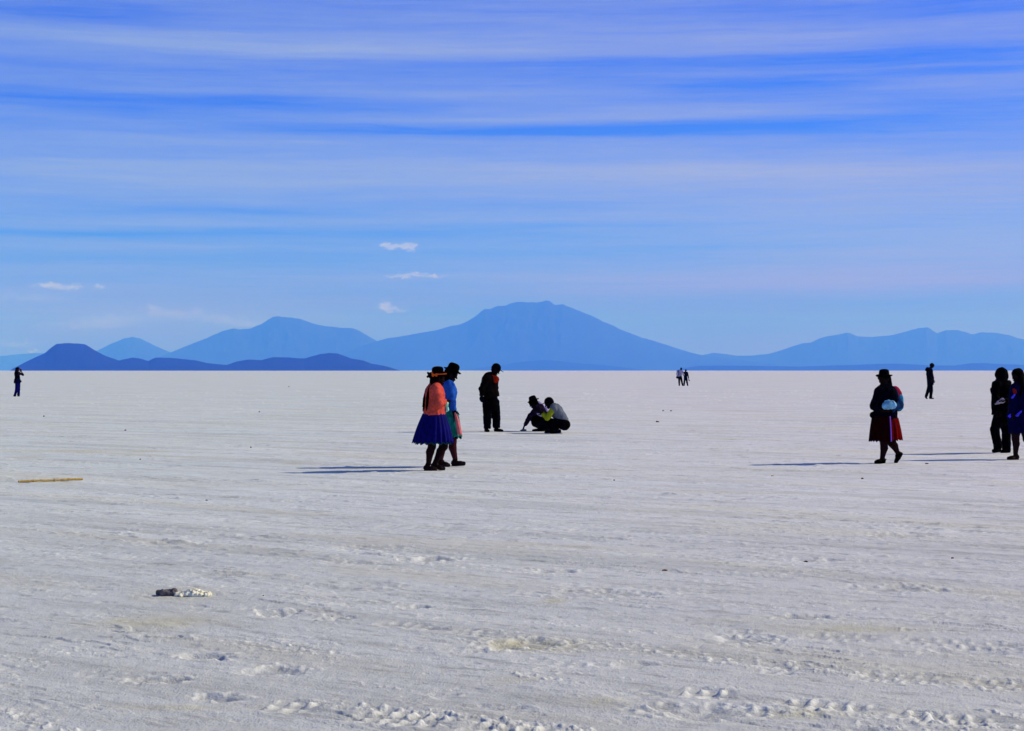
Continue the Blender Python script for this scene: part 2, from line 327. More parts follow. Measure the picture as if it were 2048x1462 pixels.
# ---------------------------------------------------------------- mountains
def rock(name, col):
    N = NT(name); geo = N.n('ShaderNodeNewGeometry').outputs['Position']
    a = N.n('ShaderNodeTexNoise'); a.inputs['Scale'].default_value = .0016; a.inputs['Detail'].default_value = 8; a.inputs['Roughness'].default_value = .6; N.ln(geo, a.inputs['Vector'])
    r = N.n('ShaderNodeValToRGB'); N.ln(a.outputs[0], r.inputs[0])
    r.color_ramp.elements[0].position = .35; r.color_ramp.elements[0].color = tuple(c*.9 for c in col)+(1,)
    r.color_ramp.elements[1].position = .65; r.color_ramp.elements[1].color = tuple(c*1.08 for c in col)+(1,)
    N.ln(r.outputs[0], N.b.inputs['Base Color']); N.b.inputs['Roughness'].default_value = .95; N.b.inputs['Specular IOR Level'].default_value = .05
    return N.m
def mountain(name, label, prof, D, wid, mt, seed, gul=.13, cat='mountain'):
    prof = sorted(prof); px = np.array([p[0] for p in prof]); pz = np.array([p[1] for p in prof])
    k = D/F; nx = 620; ny = 91
    xs = np.linspace(px[0], px[-1], nx); H = np.maximum(0, (HY - np.interp(xs, px, pz)))*k + CAMH
    H = H*(1) + 0
    X1 = (xs-1024)*k; t = np.linspace(-1, 1, ny)
    Xg, T = np.meshgrid(X1, t); Hg = np.broadcast_to(H, Xg.shape)
    Yg = T*wid
    n1 = fbm(Xg/(wid*.35), Yg/(wid*.9), 5, seed); n2 = np.abs(fbm(Xg/(wid*.16), Yg/(wid*.5), 4, seed+7))
    side = np.abs(T)**1.15
    prof_ = (1-side)
    z = Hg*np.clip(prof_, 0, 1)*(1 + (n1*.07 - n2*gul*1.3)*np.clip(side*3.0, 0, 1))
    z = np.minimum(z, Hg*(1+.0*side))
    # roughen the ridge itself a little
    z += Hg*.018*fbm(X1/(wid*.06), X1*0, 4, seed+3)[None, :]*np.exp(-(T/.12)**2)
    z[0] = z[-1] = -.5; z[:, 0] = z[:, -1] = -.5
    bend = 1 + Yg/D
    V = np.stack([Xg*bend, D+Yg, z], -1).reshape(-1, 3)
    idx = np.arange(nx*ny).reshape(ny, nx)
    fc = np.stack([idx[:-1, :-1], idx[:-1, 1:], idx[1:, 1:], idx[1:, :-1]], -1).reshape(-1, 4)
    o = obj(name, V, fc, mt); tag(o, label, cat, kind='structure'); return o
rA = rock('dark_scrub_rock', (.006, .009, .016)); rB = rock('volcanic_rock', (.022, .024, .032))
mountain('island_ridge','low dark blue ridge with a flat topped hill at its left end',[(20,741),(24,738),(59,720),(90,706),(103,695),(113,687.5),(140,686),(168,688),(178,693),(187,699),(207,710),(238,721),(250,718),(266,715),(280,717),(297,722),(304,718),(312,715),(340,715.5),(375,719),(394,721),(414,726),(453,730),(473,723),(496,719),(523,720),(547,714),(578,715),(609,717),(625,712),(641,708),(660,706),(676,707),(703,717),(727,721),(742,727),(766,731),(785,736),(800,741)],15000,1100,rA,3,.08,'hill')
mountain('distant_cone','pale blue cone hill behind the dark ridge',[(90,741),(150,722),(191,702.6),(219,689),(250,676),(266,674),(281,677),(309,691),(336,702.6),(380,718),(450,741)],46000,3500,rB,13)
mountain('far_slope','faint pale slope at the far left edge',[(-300,741),(-200,725),(-60,715),(0,712),(59,706.5),(100,706),(180,722),(240,741)],52000,3000,rB,17)
mountain('massif','long blue mountain with a pointed summit left of the volcano',[(240,741),(300,722),(344,704),(375,691),(414,676),(445,662),(469,657),(480,659),(500,657),(523,648),(537,639),(547,634),(559,632),(578,635),(602,638),(625,647),(648,652),(676,655),(703,656),(719,661.5),(738,673),(754,682),(800,702),(880,741)],42000,4200,rB,23)
mountain('volcano','broad blue volcano with a jagged flat summit in the centre',[(560,741),(650,715),(751,683),(778,676),(801.5,673),(833,667),(864,662),(895,654),(919,649),(938,641),(954,630),(969.5,618),(981,618),(997,611.5),(1012.5,610),(1024,606),(1036,603),(1055,605),(1075,605),(1090.6,602),(1100,603),(1110,609),(1126,608.5),(1149,618.6),(1176.6,628),(1208,644),(1247,661),(1286,676),(1325,687),(1364,700),(1403,710.4),(1470,718),(1560,730),(1640,741)],40000,5200,rB,31)
mountain('right_range','long pale blue range with several peaks on the right',[(1330,741),(1380,716),(1403,710.4),(1426.5,705.7),(1454,708.4),(1473,711.4),(1504,711),(1536,708),(1558,702),(1577,695.6),(1602.5,687),(1621.5,685),(1643.6,675),(1669,670),(1696,665.5),(1706,668),(1716,673),(1745,674),(1786,670),(1811,663),(1833.5,657),(1854,654),(1864,660),(1874.6,667),(1893.6,659.5),(1919,661),(1944,668.6),(1963,664.5),(1995,666),(2020,671),(2045,678.5),(2100,684),(2180,700),(2300,720),(2400,741)],45000,3800,rB,41)
mountain('low_ridge','low darker ridge along the foot of the right range',[(1350,741),(1365,736),(1400,731.5),(1440,731),(1500,731.5),(1600,733),(1660,731),(1700,730),(1760,727.5),(1790,727),(1830,729),(1880,731),(1910,731),(1940,726.5),(1965,726),(2000,728),(2060,730),(2200,733),(2300,741)],28000,1500,rA,47,.12,'hill')
mountain('foothill','faint low foothill in front of the volcano',[(930,741),(970,734),(1000,731),(1032,725),(1060,722),(1090,720),(1120,722),(1149,726),(1208,730),(1240,734),(1278,739),(1290,741)],31000,1500,rA,53,.12,'hill')
# ---------------------------------------------------------------- haze
def haze():
    X, Y0, Y1, z0, z1 = 60500, -60000, 60500, -1.6, 1900
    V = [(sx_*X, y, z) for z in (z0, z1) for y in (Y0, Y1) for sx_ in (-1, 1)]
    f = [(0, 2, 3, 1), (4, 5, 7, 6), (0, 1, 5, 4), (2, 6, 7, 3), (0, 4, 6, 2), (1, 3, 7, 5)]
    mt = bpy.data.materials.new('haze_air'); mt.use_nodes = True; t = mt.node_tree; t.nodes.clear()
    pv = t.nodes.new('ShaderNodeVolumePrincipled'); pv.inputs['Color'].default_value = HZC; pv.inputs['Density'].default_value = HZD
    pv.inputs['Anisotropy'].default_value = 0; pv.inputs['Absorption Color'].default_value = (1, 1, 1, 1)
    ou = t.nodes.new('ShaderNodeOutputMaterial'); t.links.new(pv.outputs[0], ou.inputs['Volume'])
    tag(obj('haze', V, f, mt, smooth=False), 'thin blue haze in the air over the salt flat', 'haze', kind='stuff')
HZC, HZD = (.048, .184, 1.0, 1), 7.5e-5
haze()
# ---------------------------------------------------------------- solid modeller (distance fields -> one smooth mesh)
def V3(*a): return np.array(a, float)
def unit(v): v = np.asarray(v, float); return v/np.linalg.norm(v)
class Solid:
    def __init__(s, vox=.006, k=.02): s.v = vox; s.k = k; s.p = []
    def cap(s, a, b, ra, rb=None, n=None, f=1.0, k=None, flat=False, sub=False):
        rb = ra if rb is None else rb
        s.p.append((np.asarray(a, float), np.asarray(b, float), ra, rb, None if n is None else unit(n), f, s.k if k is None else k, flat, sub)); return s
    def chain(s, pts, rad, **kw):
        for i in range(len(pts)-1): s.cap(pts[i], pts[i+1], rad[i], rad[i+1], **kw)
        return s
    def mesh(s):
        lo = np.min([np.minimum(p[0]-p[2], p[1]-p[3]) for p in s.p if not p[8]], 0)-.03
        hi = np.max([np.maximum(p[0]+p[2], p[1]+p[3]) for p in s.p if not p[8]], 0)+.03
        n = np.ceil((hi-lo)/s.v).astype(int)+1
        Fd = np.full(n, .5, np.float32)
        ax = [lo[i]+np.arange(n[i])*s.v for i in range(3)]
        for a, b, ra, rb, nn, f, k, flat, sub in s.p:
            pad = k+2.5*s.v
            i0 = np.clip(np.floor((np.minimum(a-ra, b-rb)-pad-lo)/s.v).astype(int), 0, n)
            i1 = np.clip(np.ceil((np.maximum(a+ra, b+rb)+pad-lo)/s.v).astype(int)+1, 0, n)
            if (i1 <= i0).any(): continue
            sl_ = tuple(slice(i0[i], i1[i]) for i in range(3))
            x = ax[0][sl_[0]][:, None, None]; y = ax[1][sl_[1]][None, :, None]; z = ax[2][sl_[2]][None, None, :]
            ab = b-a; L2 = max(float(ab@ab), 1e-9)
            t = ((x-a[0])*ab[0]+(y-a[1])*ab[1]+(z-a[2])*ab[2])/L2; tc_ = np.clip(t, 0, 1)
            qx = x-a[0]-tc_*ab[0]; qy = y-a[1]-tc_*ab[1]; qz = z-a[2]-tc_*ab[2]
            if nn is not None:
                g = (qx*nn[0]+qy*nn[1]+qz*nn[2])*(1/f-1); qx = qx+g*nn[0]; qy = qy+g*nn[1]; qz = qz+g*nn[2]
            d = np.sqrt(qx*qx+qy*qy+qz*qz)-(ra+(rb-ra)*tc_)
            if nn is not None: d = d*min(1, f*1.4)
            if flat: d = np.maximum(d, (t-1)*math.sqrt(L2))
            cur = Fd[sl_]
            if sub: Fd[sl_] = np.maximum(cur, -d)
            elif k > 0:
                h = np.maximum(k-np.abs(cur-d), 0)/k; Fd[sl_] = np.minimum(cur, d)-h*h*k*.25
            else: Fd[sl_] = np.minimum(cur, d)
        Fd[0] = Fd[-1] = .5; Fd[:, 0] = Fd[:, -1] = .5; Fd[:, :, 0] = Fd[:, :, -1] = .5
        ins = Fd < 0
        acc = np.zeros(tuple(n-1)+(3,), np.float32); cnt = np.zeros(tuple(n-1), np.float32)
        quads = []
        cross = []
        for axn in range(3):
            s0 = [slice(None)]*3; s1 = [slice(None)]*3; s0[axn] = slice(0, -1); s1[axn] = slice(1, None)
            f0 = Fd[tuple(s0)]; f1 = Fd[tuple(s1)]; c = (f0 < 0) != (f1 < 0)
            I = np.argwhere(c); a0 = f0[c]; a1 = f1[c]; t = a0/(a0-a1)
            p = I.astype(np.float32); p[:, axn] += t
            u_, v_ = (axn+1) % 3, (axn+2) % 3
            cells = []
            for (du, dv) in ((-1, -1), (0, -1), (0, 0), (-1, 0)):
                q = I.copy(); q[:, u_] += du; q[:, v_] += dv
                cells.append(q); np.add.at(acc, (q[:, 0], q[:, 1], q[:, 2]), p); np.add.at(cnt, (q[:, 0], q[:, 1], q[:, 2]), 1)
            cross.append((cells, a0 < 0))
        act = cnt > 0; ids = np.full(act.shape, -1, np.int64); ids[act] = np.arange(act.sum())
        V = acc[act]/cnt[act][:, None]*s.v+lo
        Q = []
        for cells, inside in cross:
            q = np.stack([ids[c[:, 0], c[:, 1], c[:, 2]] for c in cells], 1)
            q[~inside] = q[~inside][:, ::-1]; Q.append(q)
        Q = np.concatenate(Q)
        return V, Q
    def obj(s, name, mt, parent, fold=0, fs=9, seed=1, stretch=(1, 1, .35), smooth=1):
        V, Q = s.mesh()
        for _ in range(smooth):
            a = np.zeros_like(V); c = np.zeros(len(V))
            for i in range(4):
                j = (i+1) % 4
                np.add.at(a, Q[:, i], V[Q[:, j]]); np.add.at(c, Q[:, i], 1); np.add.at(a, Q[:, j], V[Q[:, i]]); np.add.at(c, Q[:, j], 1)
            V = V*.45+.55*a/c[:, None]
        if fold:
            e1 = V[Q[:, 2]]-V[Q[:, 0]]; e2 = V[Q[:, 3]]-V[Q[:, 1]]; nr = np.cross(e1, e2); N_ = np.zeros_like(V)
            for i in range(4): np.add.at(N_, Q[:, i], nr)
            N_ /= np.maximum(np.linalg.norm(N_, axis=1)[:, None], 1e-9)
            p = V*np.array(stretch)*fs
            wv = perlin3(p+.6*perlin3(p*.7, seed+2)[:, None], seed)
            V = V+N_*((wv*fold + perlin3(p*2.3, seed+5)*fold*.45)[:, None])
        return obj(name, V, Q, mt, parent)
def lathe(name, prof, seg, mt, parent, c, up, ell=1.0, fac=(1, 0, 0), wob=None):
    up = unit(up); fa = unit(np.asarray(fac, float)-up*np.dot(fac, up)); sd_ = np.cross(up, fa); V = []
    for r, z in prof:
        for i in range(seg):
            a = 2*math.pi*i/seg; dz = wob(a, r) if wob else 0
            V.append(np.asarray(c)+fa*math.cos(a)*r+sd_*math.sin(a)*r*ell+up*(z+dz))
    n = len(prof)
    Q = np.array([(i*seg+j, i*seg+(j+1) % seg, (i+1)*seg+(j+1) % seg, (i+1)*seg+j) for i in range(n-1) for j in range(seg)])
    return obj(name, V, Q, mt, parent)
def bowler(P, c, up, fac, r, h, brim, mt, band=None, curl=.018):
    "c is the centre of the hat's opening; brim curls up at the sides"
    wob = lambda a, rr: (curl*abs(math.sin(a))**2*1.2 - .006*abs(math.cos(a)))*max(0, (rr-r)/(brim-r)) if rr > r*1.05 else 0
    pr = [(.001, h*.93), (r*.5, h*.9), (r*.8, h*.76), (r*.9, h*.5), (r*.93, .01), (r*1.0, -.006), (brim*.85, -.004), (brim*.97, .006), (brim, .013), (brim*.985, .018),
          (brim*.9, .010), (r*1.12, .004), (r*1.02, .012), (r*1.0, h*.35), (r*.985, h*.6), (r*.9, h*.83), (r*.68, h*.97), (r*.35, h*1.03), (.001, h*1.045)]
    o = lathe('hat', pr, 40, mt, P, c, up, .86, fac, wob)
    if band: lathe('hat_band', [(r*1.0, .008), (r*1.045, .010), (r*1.04, .034), (r*1.0, .036)], 40, band, o, c, up, .86, fac)
    return o
def baseball(P, c, fac, up, mt, r=.098):
    "c = head centre"
    c, fac, up = np.asarray(c), unit(fac), unit(up); side = np.cross(up, fac)
    S = Solid(.004, .01)
    S.cap(c-fac*.012+up*.03, c+fac*.008+up*.03, r*.98, r*.95, n=side, f=.86)
    S.cap(c-fac*.02-up*.13, c+fac*.03-up*.10, .115, .115, sub=True)
    a = c+fac*.075+up*.03
    S.cap(a, a+fac*.075-up*.022, .072, .055, n=up, f=.13, k=.008)
    S.cap(c+up*.125, c+up*.132, .008, .006, k=.006)
    return S.obj('cap', mt, P)
def head(S, c, fac, up, hs=1.0, chin=True):
    c, fac, up = np.asarray(c), unit(fac), unit(up); up = unit(up-fac*np.dot(up, fac)); sd_ = np.cross(up, fac); h = hs
    f, u, s_ = fac*h, up*h, sd_*h
    S.cap(c-f*.022+u*.018, c+f*.022+u*.014, .084*h, .078*h, n=sd_, f=.86)
    S.cap(c+f*.03-u*.03, c+f*.05-u*.075, .062*h, .036*h, n=sd_, f=.92, k=.02)
    S.cap(c+f*.062-u*.098, c+f*.066-u*.103, .019*h, k=.015)
    S.cap(c+f*.088-u*.004, c+f*.108-u*.042, .008*h, .0125*h, k=.010)
    for q in (-1, 1):
        S.cap(c+f*.080+u*.018+s_*q*.012, c+f*.066+u*.016+s_*q*.048, .010*h, .010*h, k=.010)
        S.cap(c+f*.058-u*.034+s_*q*.040, c+f*.050-u*.038+s_*q*.044, .020*h, k=.015)
        S.cap(c+f*.094-u*.002+s_*q*.031, c+f*.096-u*.002+s_*q*.033, .0125*h, sub=True)
        S.cap(c+f*.074-u*.001+s_*q*.031, c+f*.075-u*.001+s_*q*.031, .0125*h, k=.003)
        S.cap(c+f*.100-u*.045+s_*q*.010, c+f*.098-u*.045+s_*q*.011, .007*h, k=.006)
        S.cap(c-f*.012+u*.008+s_*q*.074, c-f*.004-u*.035+s_*q*.070, .020*h, .012*h, n=sd_, f=.4, k=.006)
    S.cap(c+f*.090-u*.068+s_*.018, c+f*.090-u*.068-s_*.018, .0075*h, k=.006)
    S.cap(c+f*.088-u*.080+s_*.014, c+f*.088-u*.080-s_*.014, .0085*h, k=.006)
    S.cap(c+f*.103-u*.0745+s_*.02, c+f*.103-u*.0745-s_*.02, .004, sub=True)
def hand(S, w, d, n, curl=.4, thumb=1, hs=1.0):
    "w wrist, d direction, n palm normal (fingers bend towards n)"
    w, d = np.asarray(w), unit(d); n = np.asarray(n, float); n = unit(n-d*np.dot(n, d)); t = np.cross(d, n)*thumb
    S.cap(w, w+d*.03*hs, .026*hs, .032*hs, n=n, f=.6, k=.015)
    S.cap(w+d*.03*hs, w+d*.078*hs, .035*hs, .036*hs, n=n, f=.42, k=.015)
    Ls = (.072, .082, .076, .060)
    for i, Lf in enumerate(Ls):
        lat = (.030-.020*i); p = w+d*.088*hs+t*lat*hs; dd = unit(d+t*lat*3.2); c = curl*(1+.12*i)
        for j, (fr, r0, r1) in enumerate(((.45, .0092, .0085), (.30, .0085, .0078), (.25, .0078, .0066))):
            ang = c*(j+.6); v = dd*math.cos(ang)+n*math.sin(ang); q = p+v*Lf*fr*hs
            S.cap(p, q, r0*hs, r1*hs, k=.004 if j else .008); p = q
    p = w+d*.022*hs+t*.026*hs; v = unit(d*.75+t*.65+n*.25); q = p+v*.045*hs
    S.cap(p, q, .0135*hs, .0105*hs, k=.012); v2 = unit(d*.95+t*.15+n*.35*max(.3, curl*2)); S.cap(q, q+v2*.032*hs, .0105*hs, .0085*hs, k=.004)
class Fig:
    def __init__(s, name_label, x0, yf, cat='person', kids=()):
        s.sc = (yf-HY)/CAMH; s.x0, s.yf = x0, yf
        e = bpy.data.objects.new('person', None); C.objects.link(e); gx, gy = G(x0, yf)
        s.gz = GZ(gx, gy); e.location = (gx, gy, s.gz); e.empty_display_size = .2; tag(e, name_label, 'person'); s.e = e; s.D = gy
        s.loc = np.array([gx, gy])
    def p(s, x, y, d=0.0):
        # photo pixel -> local point at depth d (metres behind the figure's own plane)
        k = (s.D+d)/s.D
        return V3((x-s.x0)/s.sc*k + s.loc[0]*(k-1), d, CAMH-(y-HY)/F*(s.D+d)-s.gz)
    def g(s, x, d, z):
        k = (s.D+d)/s.D
        return V3((x-s.x0)/s.sc*k + s.loc[0]*(k-1), d, z)
def foot(S, heel, toe, w=.043, h=.045):
    heel, toe = np.asarray(heel), np.asarray(toe)
    S.cap(heel+V3(0, 0, .012), toe, w*.78, w*.8, n=(0, 0, 1), f=.62, k=.02)
    m_ = heel*.35+toe*.65; S.cap(m_, m_+V3(0, 0, .004), w*1.02, n=(0, 0, 1), f=.6, k=.02)
def shoe(P, an, heel, toe, mt, w=.05, name='shoe', high=0):
    S = Solid(.0055, .018); heel, toe, an = map(np.asarray, (heel, toe, an))
    up = unit(V3(0, 0, 1)-unit(toe-heel)*unit(toe-heel)[2])
    S.cap(heel+up*.022, toe+up*.012, w*.80, w*.78, n=up, f=.62)
    m_ = heel*.3+toe*.7; S.cap(m_+up*.012, m_+up*.016, w*1.06, n=up, f=.62)
    S.cap(heel+up*.035, heel*.72+toe*.28+up*.05, w*.72, w*.62, k=.02)
    if high: S.cap(heel+up*.05, an, w*.8, w*.82, k=.02)
    S.cap(heel-up*.006, toe-up*.012, w*.80, w*.74, n=up, f=.26, k=.004)
    return S.obj(name, mt, P)
def body(Fg, J, fac, mt, hs=1.0, vox=.0055, up=(0, 0, 1), tw=(.145, .125, .155), bare_feet=True, curl=(.5, .5), palm=None):
    """J: head neck chest waist pelvis shn shf eln elf wrn wrf hdn hdf(dirs) hipn hipf knn knf ann anf hen hef ton tof"""
    S = Solid(vox, .022); fa = unit(fac); f3 = unit(V3(fa[0], fa[1], 0))
    head(S, J['head'], fac, up, hs)
    hb = J['head']-unit(fac)*.02-V3(0, 0, .05)
    S.chain([hb, J['neck']], [.050, .055], k=.03)
    S.cap(J['neck']-V3(0, 0, .03), J['chest'], .075, tw[2], n=f3, f=.66, k=.04)
    S.cap(J['chest'], J['waist'], tw[2], tw[1], n=f3, f=.72, k=.04)
    S.cap(J['waist'], J['pelvis'], tw[1], tw[0], n=f3, f=.8, k=.04)
    S.cap(J['shn'], J['shf'], .05, .05, k=.04)
    for q, cu in (('n', curl[0]), ('f', curl[1])):
        S.chain([J['sh'+q], J['el'+q], J['wr'+q]], [.047, .037, .025], k=.02)
        d = J['hd'+q]; hand(S, J['wr'+q], d, (palm or {}).get(q, V3(fa[0]*.3, .9 if q == 'n' else -.9, .0)), cu, 1 if q == 'n' else -1, hs*.98)
        S.chain([J['hip'+q], J['kn'+q]], [.088, .056], k=.03)
        kn, an = J['kn'+q], J['an'+q]; calf = kn*.68+an*.32
        back = unit(J['he'+q]-J['to'+q])*.012
        S.chain([kn, calf+back, an], [.052, .055, .034], k=.02)
        S.chain([an, J['he'+q]+V3(0, 0, .035)], [.034, .032], k=.015)
        foot(S, J['he'+q]+V3(0, 0, .03), J['to'+q]+V3(0, 0, .022))
    S.cap(J['hipn'], J['hipf'], .1, .1, k=.04)
    return S.obj('body', mt, Fg.e)
def sleeves(S, J, rs_=(.066, .056, .042), sides='nf', cut=0.0):
    for q in sides:
        S.cap(J['sh'+q], J['el'+q], rs_[0], rs_[1], k=.03)
        w = J['wr'+q]*(1-cut)+J['el'+q]*cut
        S.cap(J['el'+q], w, rs_[1], rs_[2], k=.02, flat=True)
def top(Fg, J, fac, mt, name, tw=(.17, .155, .185), rs_=(.068, .056, .044), hem=None, fold=.008, sides='nf', cut=.06, vox=.007, collar=.07, seed=1, flatx=.72):
    f3 = unit(V3(fac[0], fac[1], 0)); S = Solid(vox, .03)
    S.cap(J['neck']-V3(0, 0, .015), J['chest'], collar, tw[2], n=f3, f=flatx, k=.04)
    hem = J['pelvis'] if hem is None else hem
    S.cap(J['chest'], J['waist'], tw[2], tw[1], n=f3, f=flatx+.04, k=.04)
    S.cap(J['waist'], hem, tw[1], tw[0], n=f3, f=flatx+.1, k=.03, flat=True)
    S.cap(J['shn'], J['shf'], rs_[0], rs_[0], k=.04)
    sleeves(S, J, rs_, sides, cut)
    return S.obj(name, mt, Fg.e, fold=fold, fs=13, seed=seed, stretch=(1, 1, .8))
def trousers(Fg, J, mt, name='trousers', r=(.105, .078, .062), fold=.008, seed=4, pel=.155, vox=.007):
    S = Solid(vox, .03)
    S.cap(J['pelvis']+V3(0, 0, .07), J['pelvis']-V3(0, 0, .05), pel*.86, pel, n=(1, 0, 0), f=.8, k=.03)
    for q in 'nf':
        S.cap(J['hip'+q], J['kn'+q], r[0], r[1], k=.035)
        a = J['an'+q]*.93+J['he'+q]*.07-V3(0, 0, .02); S.cap(J['kn'+q], a, r[1], r[2], k=.02, flat=True)
    return S.obj(name, mt, Fg.e, fold=fold, fs=16, seed=seed, stretch=(1, 1, .6))
def skirt(Fg, wc, wr, hc, hr, mt, name='skirt', pleats=22, amp=.06, seed=3, bulge=.12, arc=None, up=None, parent=None):
    "wc/hc centre of waist and hem, wr/hr (x radius, y radius)"
    rg = random.Random(seed); seg = pleats*8; rows = 15; V = []
    a0, a1 = arc or (0, 2*math.pi); closed = arc is None
    ph = [rg.uniform(-.35, .35) for _ in range(pleats+1)]; am = [rg.uniform(.55, 1.3) for _ in range(pleats+1)]
    for i in range(rows):
        t = i/(rows-1); c = wc*(1-t)+hc*t; e = t+bulge*math.sin(math.pi*t)
        for j in range(seg+(0 if closed else 1)):
            a = a0+(a1-a0)*j/seg; k = int(j/8) % pleats; w_ = (j % 8)/8
            A_ = am[k]*(1-w_)+am[(k+1) % pleats]*w_ if closed or k+1 < pleats else am[k]
            P_ = ph[k]*(1-w_)+(ph[(k+1) % pleats])*w_
            s_ = math.sin((j/8)*2*math.pi+P_+.5*t)
            rr = 1+amp*A_*s_*(.25+.75*t)
            x = (wr[0]*(1-e)+hr[0]*e)*rr; y = (wr[1]*(1-e)+hr[1]*e)*rr
            V.append(c+V3(math.cos(a)*x, math.sin(a)*y, -.012*A_*s_*t))
    m1 = seg if closed else seg+1
    Q = [(i*m1+j, (i+1)*m1+j, (i+1)*m1+(j+1) % m1, i*m1+(j+1) % m1) for i in range(rows-1) for j in range(seg)]
    if closed:
        o = obj(name, V+[wc+V3(0, 0, .002)], Q+[(len(V), j, (j+1) % m1) for j in range(seg)], mt, parent or Fg.e)
    else: o = obj(name, V, Q, mt, parent or Fg.e)
    md = o.modifiers.new('thick', 'SOLIDIFY'); md.thickness = .005; md.offset = -1
    return o
def braid(Fg, pts, r, mt, name='braid', sway=1.0):
    S = Solid(.0045, .006); pts = [np.asarray(p) for p in pts]; seg = []
    Ls = [np.linalg.norm(pts[i+1]-pts[i]) for i in range(len(pts)-1)]; T = sum(Ls); n = int(T/.017)
    def at(s_):
        for i, l in enumerate(Ls):
            if s_ <= l or i == len(Ls)-1: return pts[i]+(pts[i+1]-pts[i])*min(1, s_/l), unit(pts[i+1]-pts[i])
            s_ -= l
    for i in range(n):
        p, d = at(T*i/n); sd_ = unit(np.cross(d, V3(0, 1, .1))); k = 1-.35*i/n
        a = p+sd_*(.55*r*k*(1 if i % 2 else -1)); S.cap(a-d*.006, a+d*.010, r*k*.8, r*k*.7)
    S.cap(pts[-1], pts[-1]+unit(pts[-1]-pts[-2])*.035, r*.55, r*.35)
    return S.obj(name, mt, Fg.e, smooth=0)
def hair_cap(Fg, J, fac, mt, up=(0, 0, 1), hs=1.0, extra=(), name='hair'):
    c = J['head']; f = unit(fac); u = unit(np.asarray(up, float)-f*np.dot(up, f)); sd_ = np.cross(u, f)
    S = Solid(.005, .012)
    S.cap(c-f*.030*hs+u*.022*hs, c+f*.012*hs+u*.030*hs, .091*hs, .083*hs, n=sd_, f=.90)
    S.cap(c-f*.05*hs-u*.01, c-f*.045*hs-u*.05, .07*hs, .05*hs, n=sd_, f=.95)
    for e in extra: S.cap(*e[:2], e[2], e[3], k=.02)
    S.cap(c+f*.10*hs-u*.03*hs, c+f*.095*hs-u*.08*hs, .075*hs, .075*hs, sub=True)
    return S.obj(name, mt, Fg.e, fold=.003, fs=60, stretch=(1, 1, .25))
def thing(name, label, cat, loc, group=None):
    e = bpy.data.objects.new(name, None); C.objects.link(e); e.location = loc; e.empty_display_size = .1
    return tag(e, label, cat, group)
# ground height under a point
_gme = bpy.data.objects['ground'].data; _gc = np.empty(len(_gme.vertices)*3, np.float32); _gme.vertices.foreach_get('co', _gc); _gc = _gc.reshape(-1, 3)
_gc = _gc[(np.abs(_gc[:, 0]) < 12) & (_gc[:, 1] > 4) & (_gc[:, 1] < 160)]
def GZ(x, y):
    d = (_gc[:, 0]-x)**2+(_gc[:, 1]-y)**2; i = np.argsort(d)[:4]; return float(_gc[i, 2].mean()) if d[i[0]] < 4 else 0.0
SK = mat('dark_skin', (.010, .0045, .004), .7, .15, 20, .1)
SKL = mat('tights', (.014, .005, .006), .8, .2, 30, .2)
HAIR = mat('black_hair', (.0015, .001, .001), .8, .3, 120, .4, 260)
FELT = mat('black_felt', (.0012, .001, .001), .9, .3, 40, .3)
BLK = mat('black_cloth', (.0010, .0010, .0015), .9, .4, 18, .4)
BLKW = mat('black_brown_cloth', (.0035, .0018, .0013), .9, .4, 18, .4)
DNM = mat('dark_navy_denim', (.0015, .0015, .02), .9, .4, 25, .4)
SHOE = mat('dark_leather', (.010, .004, .004), .5, .3, 40, .2, spec=.05)
def J_(Fg, D):
    o = {}
    for k, v in D.items():
        if k[:2] == 'hd': o[k] = V3(*v)
        elif k[:2] in ('he', 'to') and k != 'head': o[k] = Fg.g(*v)
        else: o[k] = Fg.p(*v)
    return o
# ============ 1 woman in coral cardigan and blue pleated skirt
P = Fig('woman in a coral cardigan and royal blue pleated skirt, walking right with long braids', 868, 941)
J = J_(P, dict(head=(876,757,0), neck=(871,772,0), chest=(869,789,0), waist=(868,811,0), pelvis=(868,836,0), shn=(870,778,-.15), shf=(871,776,.15),
  eln=(877,807,-.21), elf=(880,807,.2), wrn=(891,803,-.07), wrf=(892,808,.09), hdn=(.25,.95,.05), hdf=(.2,-.95,0),
  hipn=(868,842,-.09), hipf=(869,842,.09), knn=(864,893,-.09), knf=(888,893,.07), ann=(857,927,-.09), anf=(871,924,.05),
  hen=(852,-.09,.012), ton=(870,-.10,.012), hef=(866.5,.05,.035), tof=(886,.05,.015)))
fac = (.93, .34, -.05)
body(P, J, fac, SK, .93)
# stockings cover the legs
CORAL = mat('coral_wool', (.52, .070, .050), .9, .3, 26, .6, 160)
S = Solid(.0055, .03)
S.cap(J['neck']-V3(0, 0, .02), J['chest'], .085, .175, n=(1, .2, 0), f=.72, k=.05)
S.cap(J['chest'], P.p(868, 812), .175, .17, n=(1, 0, 0), f=.86, k=.04)
S.cap(P.p(868, 808), P.p(868.5, 829.5), .172, .185, n=(1, 0, 0), f=.86, k=.03, flat=True)
S.cap(J['shn'], J['shf'], .07, .07, k=.05)
for q in 'nf':
    S.cap(J['sh'+q], J['el'+q], .075, .073, k=.03); S.cap(J['el'+q], J['wr'+q]*.93+J['el'+q]*.07, .070, .045, k=.02, flat=True)
cg = S.obj('cardigan', CORAL, P.e, fold=.012, fs=12, seed=11, stretch=(1, 1, .9))
S = Solid(.0055, .0); S.cap(P.p(868, 825.5), P.p(868.5, 831), .189, .192, n=(1, 0, 0), f=.855, flat=True); S.cap(P.p(868, 818), P.p(868, 825.5), .25, .25, sub=True)
S.obj('waistband', mat('coral_rib', (.68, .15, .10), .9, .2, 40), cg, smooth=0)
BLUE = mat('royal_blue_satin', (.002, .0015, .10), .8, .5, 20, .3, spec=.05)
